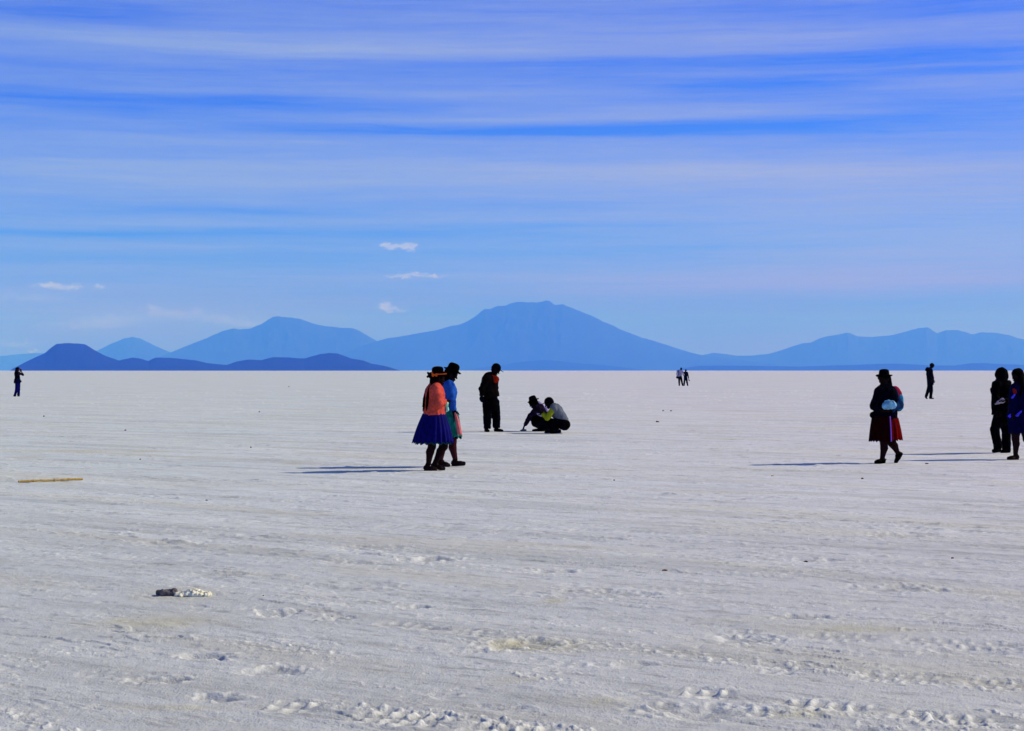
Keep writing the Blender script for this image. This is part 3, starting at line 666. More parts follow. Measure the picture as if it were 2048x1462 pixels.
skirt(P, P.p(868, 827), (.165, .17), P.p(865.5, 884.5), (.292, .27), BLUE, pleats=21, amp=.055, seed=5, bulge=.10)
skirt(P, P.p(868, 832), (.15, .16), P.p(867, 887.5), (.255, .24), mat('teal_petticoat', (.008, .05, .05)), 'petticoat', 16, .05, 8)
S = Solid(.0055, .02)
for q in 'nf':
    kn, an = J['kn'+q], J['an'+q]; back = unit(J['he'+q]-J['to'+q])*.012
    S.cap(kn+V3(0, 0, .12), kn, .070, .056); S.chain([kn, kn*.68+an*.32+back, an], [.056, .0565, .0355])
S.obj('stockings', SKL, P.e)
for q in 'nf': shoe(P.e, J['an'+q], J['he'+q], J['to'+q], SHOE, .047)
hair_cap(P, J, fac, HAIR, hs=.95, extra=[(P.p(866,762,-.02), P.p(863,773,-.04), .05, .035)])
braid(P, [P.p(867,766,-.10), P.p(859,778,-.15), P.p(855,795,-.155), P.p(853.5,816,-.16)], .021, HAIR)
braid(P, [P.p(865,765,-.03), P.p(854,778,-.07), P.p(848.5,797,-.09), P.p(846.5,817,-.10)], .021, HAIR)
hu = unit(V3(-.02, 0, 1))
ht = bowler(P.e, P.p(875.5, 748.0, 0), hu, (1, .3, 0), .088, .108, .142, FELT)
RIB = mat('orange_ribbon', (.72, .10, .015), .6, .2, 40, .2)
lathe('ribbon', [(.089, .004), (.0945, .006), (.0935, .026), (.089, .028)], 36, RIB, ht, P.p(875.5, 748.0, 0), hu, .86, (1, .3, 0))
S = Solid(.004, .006)
c0 = P.p(869, 748.2, -.09)
for a, b in (((.028, .012)), ((.026, -.018)), ((-.028, .010)), ((-.022, -.020))): S.cap(c0, c0+V3(a, -.012, b), .012, .019, n=(0, 1, 0), f=.4)
S.cap(c0+V3(.02, 0, -.002), c0+V3(.17, -.0, .004), .010, .009, n=(0, 1, 0), f=.5)
S.obj('ribbon_bow', RIB, ht)
S = Solid(.004, .006); c0 = P.p(858.5, 750, -.02)
for a, b in ((.02, .028), (-.018, .030), (-.024, -.026), (.012, -.034)): S.cap(c0, c0+V3(a, .01, b), .013, .017)
S.cap(c0, c0+V3(.06, 0, .0), .012, .012)
S.obj('hair_tassel', BLKW, P.e)
MINT = mat('mint_cloth', (.32, .80, .62), .9, .2, 25, .4)
loc = P.loc; t = thing('cloth_bundle', 'pale mint green cloth bundle held at the waist of the woman in coral', 'cloth', P.e.location)
S = Solid(.005, .02); a = P.p(893.5, 808, -.02); b = P.p(894.5, 819, .0)
S.cap(a, b, .030, .022, n=(0, 1, 0), f=.7); S.cap(b, P.p(892, 823, .0), .022, .012)
S.obj('cloth', MINT, t, fold=.006, fs=30)
# ============ 2 woman in blue cardigan behind her
P = Fig('woman in a bright blue cardigan and teal skirt, walking just behind the one in coral', 897, 933)
J = J_(P, dict(head=(903,747.5,0), neck=(897,765,0), chest=(896,784,0), waist=(894,805,0), pelvis=(894,828,0), shn=(899,771,-.16), shf=(897,770,.16),
  eln=(903.5,800,-.2), elf=(897,800,.22), wrn=(908,822,-.19), wrf=(901,822,.2), hdn=(.3,.05,-.95), hdf=(.3,-.1,-.9),
  hipn=(895,835,-.09), hipf=(896,835,.09), knn=(889,884,-.08), knf=(905,884,.09), ann=(881,920,-.06), anf=(910.5,918.5,.08),
  hen=(879,-.06,.04), ton=(896,-.06,.012), hef=(907,.08,.02), tof=(927,.08,.03)))
fac = (.93, .1, -.36)
body(P, J, fac, SK, .93, up=(.36, 0, .93))
BCARD = mat('blue_wool', (.016, .080, .40), .9, .2, 26, .6, 160)
top(P, J, (1, 0, 0), BCARD, 'cardigan', (.165, .155, .175), (.070, .058, .046), hem=P.p(895, 826), fold=.011, seed=21, vox=.006)
TEAL = mat('teal_cloth', (.008, .15, .135), .8, .6, 14, .3)
skirt(P, P.p(895, 822), (.155, .205), P.p(897, 873), (.20, .24), TEAL, pleats=16, amp=.075, seed=9, bulge=.1)
skirt(P, P.p(895, 827), (.14, .195), P.p(898, 876), (.185, .215), BLK, 'petticoat', 14, .05, 12)
S = Solid(.0055, .02)
for q in 'nf':
    kn, an = J['kn'+q], J['an'+q]; back = unit(J['he'+q]-J['to'+q])*.012
    S.cap(kn+V3(0, 0, .12), kn, .075, .062); S.chain([kn, kn*.68+an*.32+back, an], [.060, .058, .037])
S.obj('stockings', mat('plum_tights', (.045, .010, .016), .8), P.e)
for q in 'nf': shoe(P.e, J['an'+q], J['he'+q], J['to'+q], SHOE, .046)
hair_cap(P, J, fac, HAIR, up=(.36, 0, .93), hs=.95, extra=[(P.p(895,748,.0), P.p(893,765,-.02), .06, .05)])
hu = unit(V3(.36, 0, .93))
bowler(P.e, P.p(904.6, 742.0, 0), hu, (.93, 0, -.36), .090, .122, .142, FELT, BLKW)
PINK = mat('pink_cloth', (.62, .16, .18), .9, .2, 25, .4)
t = thing('cloth', 'long pink cloth hanging from the hand of the woman in blue', 'cloth', P.e.location)
hp = P.p(909.5, 827, -.19); rows = []
for i in range(14):
    tt = i/13; c = P.p(910+9.3*tt**.8, 825+45*tt, -.20); wd = .017+.017*math.sin(min(1, tt*1.2)*math.pi*.5)
    for j in range(16):
        a = 2*math.pi*j/16; rows.append(c+V3(math.cos(a)*wd*(1+.22*math.sin(3*a+2*tt)), math.sin(a)*wd*.8*(1+.25*math.sin(4*a)), 0))
Q = [(i*16+j, (i+1)*16+j, (i+1)*16+(j+1) % 16, i*16+(j+1) % 16) for i in range(13) for j in range(16)]
obj('cloth', rows, Q+[tuple(range(16)), tuple(range(13*16, 14*16))[::-1]], PINK, t)
# ============ 3 standing man looking down
P = Fig('man in a black jacket with orange chest and black cap, standing and looking down', 985, 863.5)
J = J_(P, dict(head=(992,738.5,-.02), neck=(985,749,0), chest=(980,762,0), waist=(978,785,0), pelvis=(980,802,0), shn=(974,757,-.2), shf=(985,756,.18),
  eln=(964,777,-.24), elf=(991,776,.18), wrn=(964,793,-.22), wrf=(989,790,.14), hdn=(.0,.1,-1), hdf=(.2,-.1,-1),
  hipn=(975,806,-.09), hipf=(989,806,.09), knn=(974.5,833,-.10), knf=(992.5,833,.08), ann=(974.5,855,-.10), anf=(993,853.5,.06),
  hen=(972,-.06,.02), ton=(976,-.20,.015), hef=(991,.07,.02), tof=(1003.5,.02,.015)))
fac = (.80, -.12, -.58)
body(P, J, fac, SK, 1.05, up=(.55, 0, .83), vox=.006, palm={'n': V3(1, 0, 0), 'f': V3(-1, 0, 0)})
jk = top(P, J, (.95, -.3, 0), BLKW, 'jacket', (.235, .235, .22), (.082, .072, .060), flatx=.84, hem=P.p(980.5, 796), fold=.014, seed=31, vox=.007)
J['pelvis'] = P.p(983, 802, 0); trousers(P, J, BLK, r=(.122, .098, .086), fold=.012, seed=33, pel=.21)
for q in 'nf': shoe(P.e, J['an'+q], J['he'+q], J['to'+q], SHOE if 0 else BLK, .052)
S = Solid(.006, .012); S.cap(P.p(982.5, 754, -.145), P.p(992, 759, -.165), .055, .085, n=(.35, -1, 0), f=.20); S.cap(P.p(993.5,757,-.09), P.p(994, 763, -.08), .055, .03, n=(1,-.3,0), f=.35)
S.obj('chest_panel', mat('orange_nylon', (.28, .014, .003), .6, .2, 20, .3), jk, fold=.004, fs=22)
baseball(P.e, J['head']+V3(.0, 0, .012), (.86, -.12, -.42), (.42, 0, .86), BLK, .104)
hair_cap(P, J, fac, HAIR, up=(.55, 0, .83), hs=1.02)
t = thing('pouch', 'small black pouch hanging from the hand of the standing man in the cap', 'pouch', P.e.location)
S = Solid(.006, .015); S.cap(P.p(963.5, 797, -.26), P.p(964.5, 800.5, -.25), .060, .052, n=(0, 1, 0), f=.5); S.obj('pouch_body', BLK, t, fold=.004, fs=25)
lathe('wrist_strap', [(.040, -.012), (.047, -.010), (.047, .010), (.040, .012)], 20, mat('pale_metal', (.7, .7, .7), .3), P.e, P.p(964, 791.8, -.225), (0, 0, 1))
# ============ 4 crouching woman with brimmed hat
P = Fig('person crouching in a dark brimmed hat and lilac shawl, reaching to the ground', 1078, 862.5)
J = J_(P, dict(head=(1066,806,0), neck=(1075,812,0), chest=(1080,822,0), waist=(1086,834,0), pelvis=(1090,846,0), shn=(1074,816,-.16), shf=(1076,814,.16),
  eln=(1060,834,-.22), elf=(1070,832,.2), wrn=(1049,851.5,-.20), wrf=(1080,829,.08), hdn=(-.45,-.0,-.9), hdf=(.4,-.8,.1),
  hipn=(1090,848,-.12), hipf=(1090,848,.12), knn=(1068,838,-.13), knf=(1070,838,.13), ann=(1079,857.5,-.12), anf=(1088,857.5,.12),
  hen=(1082,-.12,.012), ton=(1067,-.12,.012), hef=(1096,.14,.03), tof=(1084,.12,.012)))
fac = (-.86, -.1, -.5)
body(P, J, fac, SK, .97, up=(-.5, 0, .86), vox=.0055, palm={'n': V3(.9, 0, -.4), 'f': V3(-.5, -.2, -.8)})
top(P, J, (-.8, 0, -.3), mat('purple_black_cloth', (.008, .004, .013), .9, .6, 20, .4), 'sweater', (.175, .175, .18), (.072, .062, .046), hem=P.p(1090, 847), fold=.012, seed=41, vox=.006)
LIL = mat('lilac_shawl', (.42, .34, .60), .9, .35, 16, .4)
S = Solid(.006, .03); S.cap(P.p(1079, 806.5, .02), P.p(1092, 818, .05), .07, .13, n=(.7, 0, .7), f=.55); S.cap(P.p(1092, 818, .05), P.p(1096, 826, .06), .12, .06, n=(.7, 0, .7), f=.6)
S.obj('shawl', LIL, P.e, fold=.012, fs=14, seed=45)
S = Solid(.005, .02); S.cap(P.p(1076, 827, -.22), P.p(1082, 831, -.22), .030, .026); S.obj('cuff_cloth', LIL, P.e, fold=.006, fs=30)
S = Solid(.006, .04)
S.cap(P.p(1069, 839, -.13), P.p(1090, 849, -.12), .085, .13); S.cap(P.p(1071, 839, .13), P.p(1092, 849, .12), .085, .13)
S.cap(P.p(1070, 843, 0), P.p(1090, 850, 0), .08, .12); S.cap(P.p(1071, 846, -.05), P.p(1078, 851, -.02), .095, .08); S.cap(P.p(1061, 832, -.2), P.p(1063.5, 838, -.15), .075, .05)
S.obj('skirt', BLK, P.e, fold=.016, fs=13, seed=43)
for q in 'nf': shoe(P.e, J['an'+q], J['he'+q], J['to'+q], BLK, .05, high=1)
hair_cap(P, J, fac, HAIR, up=(-.5, 0, .86), hs=1, extra=[(P.p(1073,806,0), P.p(1077,812,-.03), .06, .05)])
hu = unit(V3(-.34, 0, .94))
bowler(P.e, P.p(1066.6, 801.5, 0), hu, (-.94, 0, -.34), .092, .122, .148, FELT, BLKW)
t = thing('plate', 'flat blue grey plate on the salt under the reaching hand', 'plate', P.e.location)
c0 = P.p(1046.5, 862.2, -.2); c0[2] = .008
lathe('dish', [(.001, .0), (.05, 0), (.075, .012), (.088, .026), (.084, .028), (.07, .016), (.045, .006), (.001, .006)], 32, mat('blue_enamel', (.10, .14, .22), .35, .2, 20), t, c0, (0, 0, 1))
S = Solid(.004, .01)
for a, b, r in ((-.03, .01, .028), (.02, -.02, .032), (.045, .02, .024), (0, .03, .026)): S.cap(c0+V3(a, b, .02), c0+V3(a+.01, b, .03), r, r*.8)
S.obj('salt_lump', mat('grey_salt', (.35, .38, .45), .9), t, fold=.006, fs=40)
# ============ 5 crouching man
P = Fig('man squatting in a black cap, grey shirt and yellow green sleeves', 1112, 866.5)
J = J_(P, dict(head=(1098,806,0), neck=(1106,812,0), chest=(1113,822,0), waist=(1121,836,0), pelvis=(1125,846,0), shn=(1107,817,-.18), shf=(1108,815,.18),
  eln=(1094.5,836,-.20), elf=(1096,835,.2), wrn=(1085,827.5,-.14), wrf=(1086,827,.1), hdn=(-.8,.3,.45), hdf=(-.8,-.3,.4),
  hipn=(1126,848,-.12), hipf=(1126,848,.12), knn=(1094,843,-.13), knf=(1094,844,.13), ann=(1114,859.5,-.11), anf=(1108,859,.12),
  hen=(1119,-.11,.03), ton=(1103.5,-.12,.012), hef=(1106,.16,.03), tof=(1092,.14,.012)))
fac = (-.88, -.05, -.42)
body(P, J, fac, SK, 1.02, up=(-.42, 0, .88), vox=.0055)
GREY = mat('grey_shirt', (.12, .135, .175), .9, .3, 12, .4)
S = Solid(.006, .03)
S.cap(J['neck'], J['chest'], .075, .185, n=(.75, 0, .55), f=.74, k=.05); S.cap(J['chest'], J['waist'], .185, .17, n=(.8, 0, .4), f=.82, k=.04); S.cap(J['waist'], P.p(1127, 845), .17, .165, n=(.8, 0, .3), f=.88, flat=True)
S.cap(J['shn'], J['shf'], .068, .068, k=.05)
for q in 'nf': S.cap(J['sh'+q], J['sh'+q]*.8+J['el'+q]*.2, .07, .066, k=.03, flat=True)
S.obj('shirt', GREY, P.e, fold=.013, fs=12, seed=51)
YEL = mat('yellow_green_wool', (.26, .29, .012), .9, .2, 30, .4)
for q in 'nf':
    S = Solid(.0055, .02); a = J['sh'+q]*.84+J['el'+q]*.16
    S.cap(a, J['el'+q], .070, .062); S.cap(J['el'+q], J['wr'+q], .060, .048, flat=True)
    S.obj('sleeve', YEL, P.e, fold=.007, fs=22, seed=53)
S = Solid(.006, .04)
for q in 'nf':
    S.cap(J['hip'+q], J['kn'+q], .118, .088); S.cap(J['kn'+q], J['an'+q], .084, .066, k=.03, flat=True)
S.cap(P.p(1129, 850, -.1), P.p(1129, 850, .1), .115, .115); S.cap(P.p(1124, 845, 0), P.p(1130, 849, 0), .14, .12)
S.obj('trousers', BLK, P.e, fold=.014, fs=14, seed=55)
for q in 'nf': shoe(P.e, J['an'+q], J['he'+q], J['to'+q], BLK, .052)
baseball(P.e, J['head']+V3(0, 0, .008), (-.96, -.03, -.25), (-.25, 0, .96), BLK, .101)
hair_cap(P, J, fac, HAIR, up=(-.42, 0, .88), hs=1.0)
# ============ 6 woman walking left on the right side
P = Fig('woman in a dark bowler hat and red skirt walking left with a colourful back bundle', 1772, 926.5)
J = J_(P, dict(head=(1768,758,0), neck=(1770,773,0), chest=(1771,791,0), waist=(1771,813,0), pelvis=(1772,838,0), shn=(1759,783,-.08), shf=(1783,782,.06),
  eln=(1748,811,-.06), elf=(1797,808,.02), wrn=(1762,821,-.17), wrf=(1782,820,-.17), hdn=(.9,-.2,.1), hdf=(-.9,-.2,.1),
  hipn=(1766,845,-.03), hipf=(1779,845,.05), knn=(1768,887,-.08), knf=(1784,887,.08), ann=(1764.5,916,-.09), anf=(1795,905,.09),
  hen=(1767,-.09,.02), ton=(1753,-.11,.012), hef=(1801,.09,.105), tof=(1793,.09,.02)))
fac = (-.72, -.66, -.15)
body(P, J, fac, SK, .95, palm={'n': V3(0, .9, .3), 'f': V3(0, .9, .3)})
NAVY = mat('dark_navy_wool', (.001, .0012, .005), .9, .4, 20, .5)
top(P, J, (-.5, -.85, 0), NAVY, 'jacket', (.19, .18, .19), (.075, .066, .052), hem=P.p(1771, 838), fold=.010, seed=61, sides='n', vox=.006, flatx=.8)
S = Solid(.0055, .03); S.cap(J['shf'], J['elf'], .078, .072); S.cap(J['elf'], J['wrf']*.94+J['elf']*.06, .070, .05, flat=True)
S.obj('sleeve', mat('blue_sleeve', (.006, .024, .085), .8, .4, 16, .4), P.e, fold=.010, fs=16, seed=62)
skirt(P, P.p(1772, 836), (.19, .17), P.p(1774, 879), (.235, .22), mat('red_skirt', (.10, .0012, .0012), .85, .35, 16, .3), pleats=17, amp=.05, seed=63, bulge=.1)
skirt(P, P.p(1770, 832), (.20, .185), P.p(1770, 882), (.245, .24), mat('black_red_apron', (.012, .0007, .0007), .9, .5), 'apron', 10, .03, 64, arc=(math.pi*.78, math.pi*1.56))
vb = []
for i in range(12):
    t_ = i/11; a = math.pi*1.54; cx = P.p(1770, 832+50*t_); e = t_+.12*math.sin(math.pi*t_); rx = .205*(1-e)+.25*e; ry = .19*(1-e)+.245*e
    for da in (0, .075): vb.append(cx+V3(math.cos(a+da)*rx*1.03, math.sin(a+da)*ry*1.03, 0))
o = obj('apron_edging', vb, [(2*i, 2*i+1, 2*i+3, 2*i+2) for i in range(11)], mat('violet_edging', (.20, .08, .55)), P.e)
md = o.modifiers.new('thick', 'SOLIDIFY'); md.thickness = .006
S = Solid(.0055, .02)
for q in 'nf':
    kn, an = J['kn'+q], J['an'+q]; back = unit(J['he'+q]-J['to'+q])*.012
    S.cap(kn+V3(0, 0, .10), kn, .072, .060); S.chain([kn, kn*.68+an*.32+back, an], [.058, .057, .036])
S.obj('stockings', SKL, P.e)
for q in 'nf': shoe(P.e, J['an'+q], J['he'+q], J['to'+q], BLK, .047)
S = Solid(.004, .004); S.chain([P.p(1767,919,-.10), P.p(1770,920,-.10), P.p(1772.5,918,-.10)], [.009,.008,.007]); S.obj('shoe_bow', BLK, P.e)
hair_cap(P, J, fac, HAIR, hs=.97, extra=[(P.p(1776,757,.03), P.p(1780,769,.0), .050, .035), (P.p(1759,757,-.02), P.p(1760,769,-.08), .03, .03)])
bowler(P.e, P.p(1768.2, 752.6, 0), unit(V3(-.03, -.05, 1)), (-.8, -.6, 0), .088, .110, .142, FELT, BLKW, .010)
t = thing('carrying_cloth', 'red, pink and turquoise cloth bundle on the back of the bowler hatted woman', 'bundle', P.e.location)
S = Solid(.006, .03); S.cap(P.p(1790, 781, .14), P.p(1793.5, 789, .14), .072, .085); S.obj('red_cloth', mat('pink_red_weave', (.30, .012, .05), .9, .5, 24, .4), t, fold=.010, fs=18, seed=71)
S = Solid(.006, .04); S.cap(P.p(1795, 795, .15), P.p(1796, 812, .13), .090, .085); S.obj('turquoise_cloth', mat('turquoise_weave', (.01, .16, .30), .9, .5, 20, .4), t, fold=.010, fs=18, seed=72)
t = thing('plastic_bag', 'pale blue and white plastic bag held against the chest of the bowler hatted woman', 'bag', P.e.location)
S = Solid(.005, .03); S.cap(P.p(1771, 811, -.25), P.p(1785, 810, -.25), .058, .062); S.cap(P.p(1776, 807, -.25), P.p(1784, 808, -.25), .055, .05)
S.obj('bag', mat('blue_plastic', (.16, .42, .66), .35, .55, 11, .4, spec=.3), t, fold=.012, fs=26, seed=73)
t = thing('shoulder_bag', 'small black bag hanging at the left hip of the bowler hatted woman', 'bag', P.e.location)
S = Solid(.006, .02); S.cap(P.p(1746.5, 830, -.05), P.p(1749, 833, -.05), .055, .055, n=(0, 1, 0), f=.6); S.obj('bag', BLK, t, fold=.006, fs=20)
S = Solid(.005, .005); S.chain([P.p(1750, 828, -.08), P.p(1754, 806, -.20), P.p(1761, 781, -.14)], [.010, .010, .010]); S.obj('strap', BLK, t)
# ============ 7 far walker
P = Fig('lone man in a long dark coat with bowed head, walking right in the distance', 1860, 798)
J = J_(P, dict(head=(1864.3,730.5,0), neck=(1861,736,0), chest=(1859.5,743,0), waist=(1860,754,0), pelvis=(1860.5,764,0), shn=(1856.5,739,-.18), shf=(1861,739,.18),
  eln=(1855,750,-.26), elf=(1864,750,.22), wrn=(1862,760,-.24), wrf=(1867,760,.2), hdn=(.2,0,-1), hdf=(.2,0,-1),
  hipn=(1860,765,-.09), hipf=(1861.5,765,.09), knn=(1856.5,780,-.08), knf=(1862.5,781,.08), ann=(1852.3,792,-.08), anf=(1861,795,.08),
  hen=(1850.8,-.08,.08), ton=(1853.6,-.08,.02), hef=(1860,.08,.02), tof=(1866.3,.08,.02)))
fac = (.85, 0, -.5)
body(P, J, fac, SK, 1.1, up=(.5, 0, .85), vox=.007)
top(P, J, (1, 0, 0), NAVY, 'coat', (.20, .20, .21), (.08, .07, .055), hem=P.p(1861, 770), fold=.014, seed=81, vox=.009)
S = Solid(.009, .03); S.cap(P.p(1855, 737.5, 0), P.p(1853, 740, 0), .09, .07); S.obj('hood', NAVY, P.e, fold=.01, fs=14)
trousers(P, J, BLK, r=(.11, .085, .075), fold=.012, seed=83, vox=.009)
for q in 'nf': shoe(P.e, J['an'+q], J['he'+q], J['to'+q], BLK, .05)
S = Solid(.006, .01); c0 = J['head']; S.cap(c0-V3(.05, 0, .0), c0-V3(.06, 0, .05), .085, .06, n=(0, 1, 0), f=.95); S.obj('hair', HAIR, P.e, fold=.003, fs=50)
# ============ 8 and 9 the couple
def front(P, cx, hx, topy, lx, rx, fy, yo=0, lean=0):
    return dict(head=(hx, topy+3.1, -.03), neck=(hx*.6+cx*.4, topy+6.3, 0), chest=(cx, topy+9.5, 0), waist=(cx, topy+14, 0), pelvis=(cx, topy+18.5, 0),
      hipn=(cx-1.8, topy+19.5, 0), hipf=(cx+1.8, topy+19.5, 0), knn=((lx+cx-1.8)/2, (topy+19.5+fy)/2, -.02), knf=((rx+cx+1.8)/2, (topy+19.5+fy)/2, -.02),
      ann=(lx, fy-1.7, 0), anf=(rx, fy-1.7, 0), hen=(lx, .05, .02), ton=(lx-.3, -.13, .02), hef=(rx, .05, .02), tof=(rx+.5, -.13, .02))
P = Fig('tourist in a pale violet shirt, left one of the distant pair', 1361.5, 772)
d = front(P, 1360, 1362.4, 734.6, 1358.6, 1365.3, 772)
d.update(shn=(1355, 742.2, 0), shf=(1364.5, 742.2, 0), eln=(1353.7, 748, -.05), elf=(1366.3, 747.5, -.12), wrn=(1355, 752.5, -.15), wrf=(1366, 749.5, -.32), hdn=(.1,-.3,-1), hdf=(.3,-.8,.1))
J = J_(P, d); fac = (.35, -.80, -.45)
body(P, J, fac, SK, 1.05, up=(.1, -.4, .9), vox=.007, palm={'n': V3(0, 1, 0), 'f': V3(-1, 0, 0)})
top(P, J, (0, -1, 0), mat('pale_violet_shirt', (.33, .31, .52), .9, .3, 10, .4), 'shirt', (.17, .165, .18), (.072, .062, .05), fold=.012, seed=91, vox=.009, hem=P.p(1360, 752.5))
trousers(P, J, BLK, r=(.105, .085, .07), fold=.01, seed=93, vox=.009, pel=.165)
hair_cap(P, J, fac, HAIR, up=(.1, -.4, .9), hs=1.05)
for q in 'nf': shoe(P.e, J['an'+q], J['he'+q], J['to'+q], BLK, .05)
t = thing('backpack', 'dark backpack worn by the distant tourist in the violet shirt', 'backpack', P.e.location)
S = Solid(.008, .03); S.cap(P.p(1359, 743, .2), P.p(1359, 750, .22), .13, .15, n=(0, 1, 0), f=.6); S.obj('pack', DNM, t, fold=.008, fs=12)
S = Solid(.007, .01); S.chain([P.p(1357, 740.5, .06), P.p(1356.8, 742.5, -.15), P.p(1357, 748, -.19), P.p(1356, 751.5, -.1)], [.028]*4); S.obj('strap', DNM, t)
t = thing('shoulder_bag', 'round black bag at the hip of the distant tourist in the violet shirt', 'bag', P.e.location)
S = Solid(.008, .03); S.cap(P.p(1354.2, 754.6, -.1), P.p(1355, 755.3, -.1), .105, .10, n=(0, 1, 0), f=.7); S.obj('bag', BLK, t, fold=.006, fs=14)
t = thing('paper', 'white sheet of paper held between the distant pair', 'paper', P.e.location)
S = Solid(.006, .004); a = P.p(1365.5, 750, -.42); S.cap(a, a+V3(.10, .02, .02), .07, .07, n=(0, .9, .45), f=.06); S.obj('sheet', mat('white_paper', (.8, .78, .75), .8), t)
P = Fig('shorter tourist in black, right one of the distant pair', 1371.5, 772)
d = front(P, 1371, 1371.5, 738.3, 1368, 1375.4, 772)
d.update(pelvis=(1371, 755, 0), hipn=(1369.6, 756, 0), hipf=(1372.8, 756, 0), head=(1371.5, 741.2, -.03), neck=(1371.3, 743.8, 0), chest=(1371, 746.5, 0), waist=(1371, 750.5, 0))
d.update(shn=(1367.2, 745.2, 0), shf=(1374.6, 745.2, 0), eln=(1366.5, 749.5, -.12), elf=(1376, 751, .0), wrn=(1367.5, 750.5, -.3), wrf=(1377.2, 757, -.02), hdn=(-.3,-.8,.1), hdf=(.1,0,-1))
J = J_(P, d); fac = (-.3, -.85, -.42)
body(P, J, fac, SK, 1.0, up=(0, -.4, .9), vox=.007, palm={'n': V3(1, 0, 0), 'f': V3(-1, 0, 0)})
top(P, J, (0, -1, 0), BLK, 'jacket', (.165, .16, .175), (.07, .06, .05), fold=.010, seed=95, vox=.009, hem=P.p(1371, 755.5))
trousers(P, J, DNM, 'jeans', r=(.10, .08, .065), fold=.01, seed=97, vox=.009, pel=.155)
hair_cap(P, J, fac, HAIR, up=(0, -.4, .9), hs=1.03, extra=[(P.p(1371.5, 742, .06), P.p(1371.5, 744.5, .08), .07, .05)])
for q in 'nf': shoe(P.e, J['an'+q], J['he'+q], J['to'+q], BLK, .048)
t = thing('camera_bag', 'slim dark case dangling from the hand of the distant tourist in black', 'bag', P.e.location)
S = Solid(.007, .01); S.cap(P.p(1377.7, 759.5, -.02), P.p(1378.7, 761.6, -.02), .045, .04); S.cap(P.p(1377.2, 757.3, -.02), P.p(1377.7, 759.5, -.02), .014, .03); S.obj('case', DNM, t)
# ============ 10 photographer at far left
P = Fig('long haired woman in black top and blue jeans photographing at the far left', 35, 793)
J = J_(P, dict(head=(35.8,738.5,-.02), neck=(34.5,743.5,0), chest=(34.3,748,0), waist=(34.8,756,0), pelvis=(35.5,763,0), shn=(31.5,746.5,-.08), shf=(38,746.5,.06),
  eln=(34.5,752,-.26), elf=(45.8,749.5,-.02), wrn=(40.3,743.2,-.22), wrf=(42.2,742,-.12), hdn=(.35,.1,.9), hdf=(-.35,-.1,.9),
  hipn=(34,764,-.07), hipf=(37,764,.05), knn=(33.2,778,-.07), knf=(37.6,778,.04), ann=(29.8,790.3,-.06), anf=(37,790.3,.05),
  hen=(28,-.04,.02), ton=(31,-.12,.02), hef=(36.2,.08,.02), tof=(38.2,-.06,.02)))
fac = (.80, -.55, -.05)
body(P, J, fac, mat('lighter_skin', (.06, .018, .022), .6), 1.0, vox=.0065, palm={'n': V3(.6, 1, 0), 'f': V3(.3, -1, 0)})  # lighter, redder skin than the other figures
top(P, J, (.8, -.5, 0), BLK, 'top', (.155, .15, .165), (.066, .058, .05), fold=.009, seed=101, vox=.008, hem=P.p(35, 760), cut=.5)
trousers(P, J, mat('blue_denim', (.003, .003, .08), .9, .3, 22, .4), 'jeans', r=(.105, .08, .072), fold=.008, seed=103, vox=.008, pel=.165)
S = Solid(.008, .03); S.cap(P.p(34.5, 761, 0), P.p(34.2, 766.5, .0), .20, .21, n=(1, 0, 0), f=.86, flat=True); S.cap(P.p(40, 762, -.05), P.p(41.3, 763, -.05), .07, .06)
S.obj('tied_jacket', DNM, P.e, fold=.014, fs=13, seed=104)
for q in 'nf': shoe(P.e, J['an'+q], J['he'+q], J['to'+q], BLK, .048)
hair_cap(P, J, fac, HAIR, hs=1.08, extra=[(P.p(33.8, 738, .03), P.p(31.2, 747.5, .02), .085, .075), (P.p(34.0, 742, -.06), P.p(32.0, 749.5, -.08), .06, .045)])
t = thing('camera', 'small black camera raised by the photographer at the far left', 'camera', P.e.location)
S = Solid(.004, .004); a = P.p(41.2, 740.3, -.12); S.cap(a, a+V3(.03, .045, 0), .034, .034, n=(.8, -.55, 0), f=.45); S.obj('camera_body', BLK, t)
S = Solid(.004, .004); a = P.p(41.8, 740.3, -.13); S.cap(a, a+V3(.05, -.03, 0), .022, .020, flat=True); S.obj('lens', BLK, t)
# ============ 11 dark figure at right edge
P = Fig('dark hooded figure in baggy trousers holding a white sheet, left of the navy coat', 2002, 906.5)
J = J_(P, dict(head=(2001.5,748.5,0), neck=(2003,762,0), chest=(2003,778,0), waist=(2004,800,0), pelvis=(2004,826,0), shn=(1993,770,-.12), shf=(2014,769,.1),
  eln=(1991,793,-.17), elf=(2019,793,.06), wrn=(1996,803,-.26), wrf=(2009,803,-.20), hdn=(.6,-.3,.0), hdf=(-.8,-.3,0),
  hipn=(1999,832,-.08), hipf=(2009,832,.08), knn=(1989,859,-.10), knf=(2012.5,866,.09), ann=(1996.5,893,-.04), anf=(2012.5,896,.09),
  hen=(1998,.02,.03), ton=(1988,-.02,.03), hef=(2017,.06,.02), tof=(2004.5,.03,.015)))
fac = (-.84, -.5, -.12)
body(P, J, fac, SK, .95, palm={'n': V3(0, 0, 1), 'f': V3(0, 0, 1)})
top(P, J, (-.6, -.8, 0), BLK, 'jacket', (.175, .175, .18), (.075, .066, .052), hem=P.p(2003, 830), fold=.012, seed=111, vox=.006, flatx=.8)
S = Solid(.0055, .03); c0 = J['head']; S.cap(c0+V3(.012, 0, .015), c0+V3(.005, 0, -.005), .108, .106, n=(.5, -.85, 0), f=1.0); S.cap(c0+V3(.035, .0, -.03), c0+V3(.07, .0, -.05), .09, .065)
S.cap(c0+V3(.02, 0, -.08), J['neck'], .085, .11); S.cap(c0+V3(-.14, -.075, -.03), c0+V3(-.15, -.08, -.06), .065, .06, sub=True)
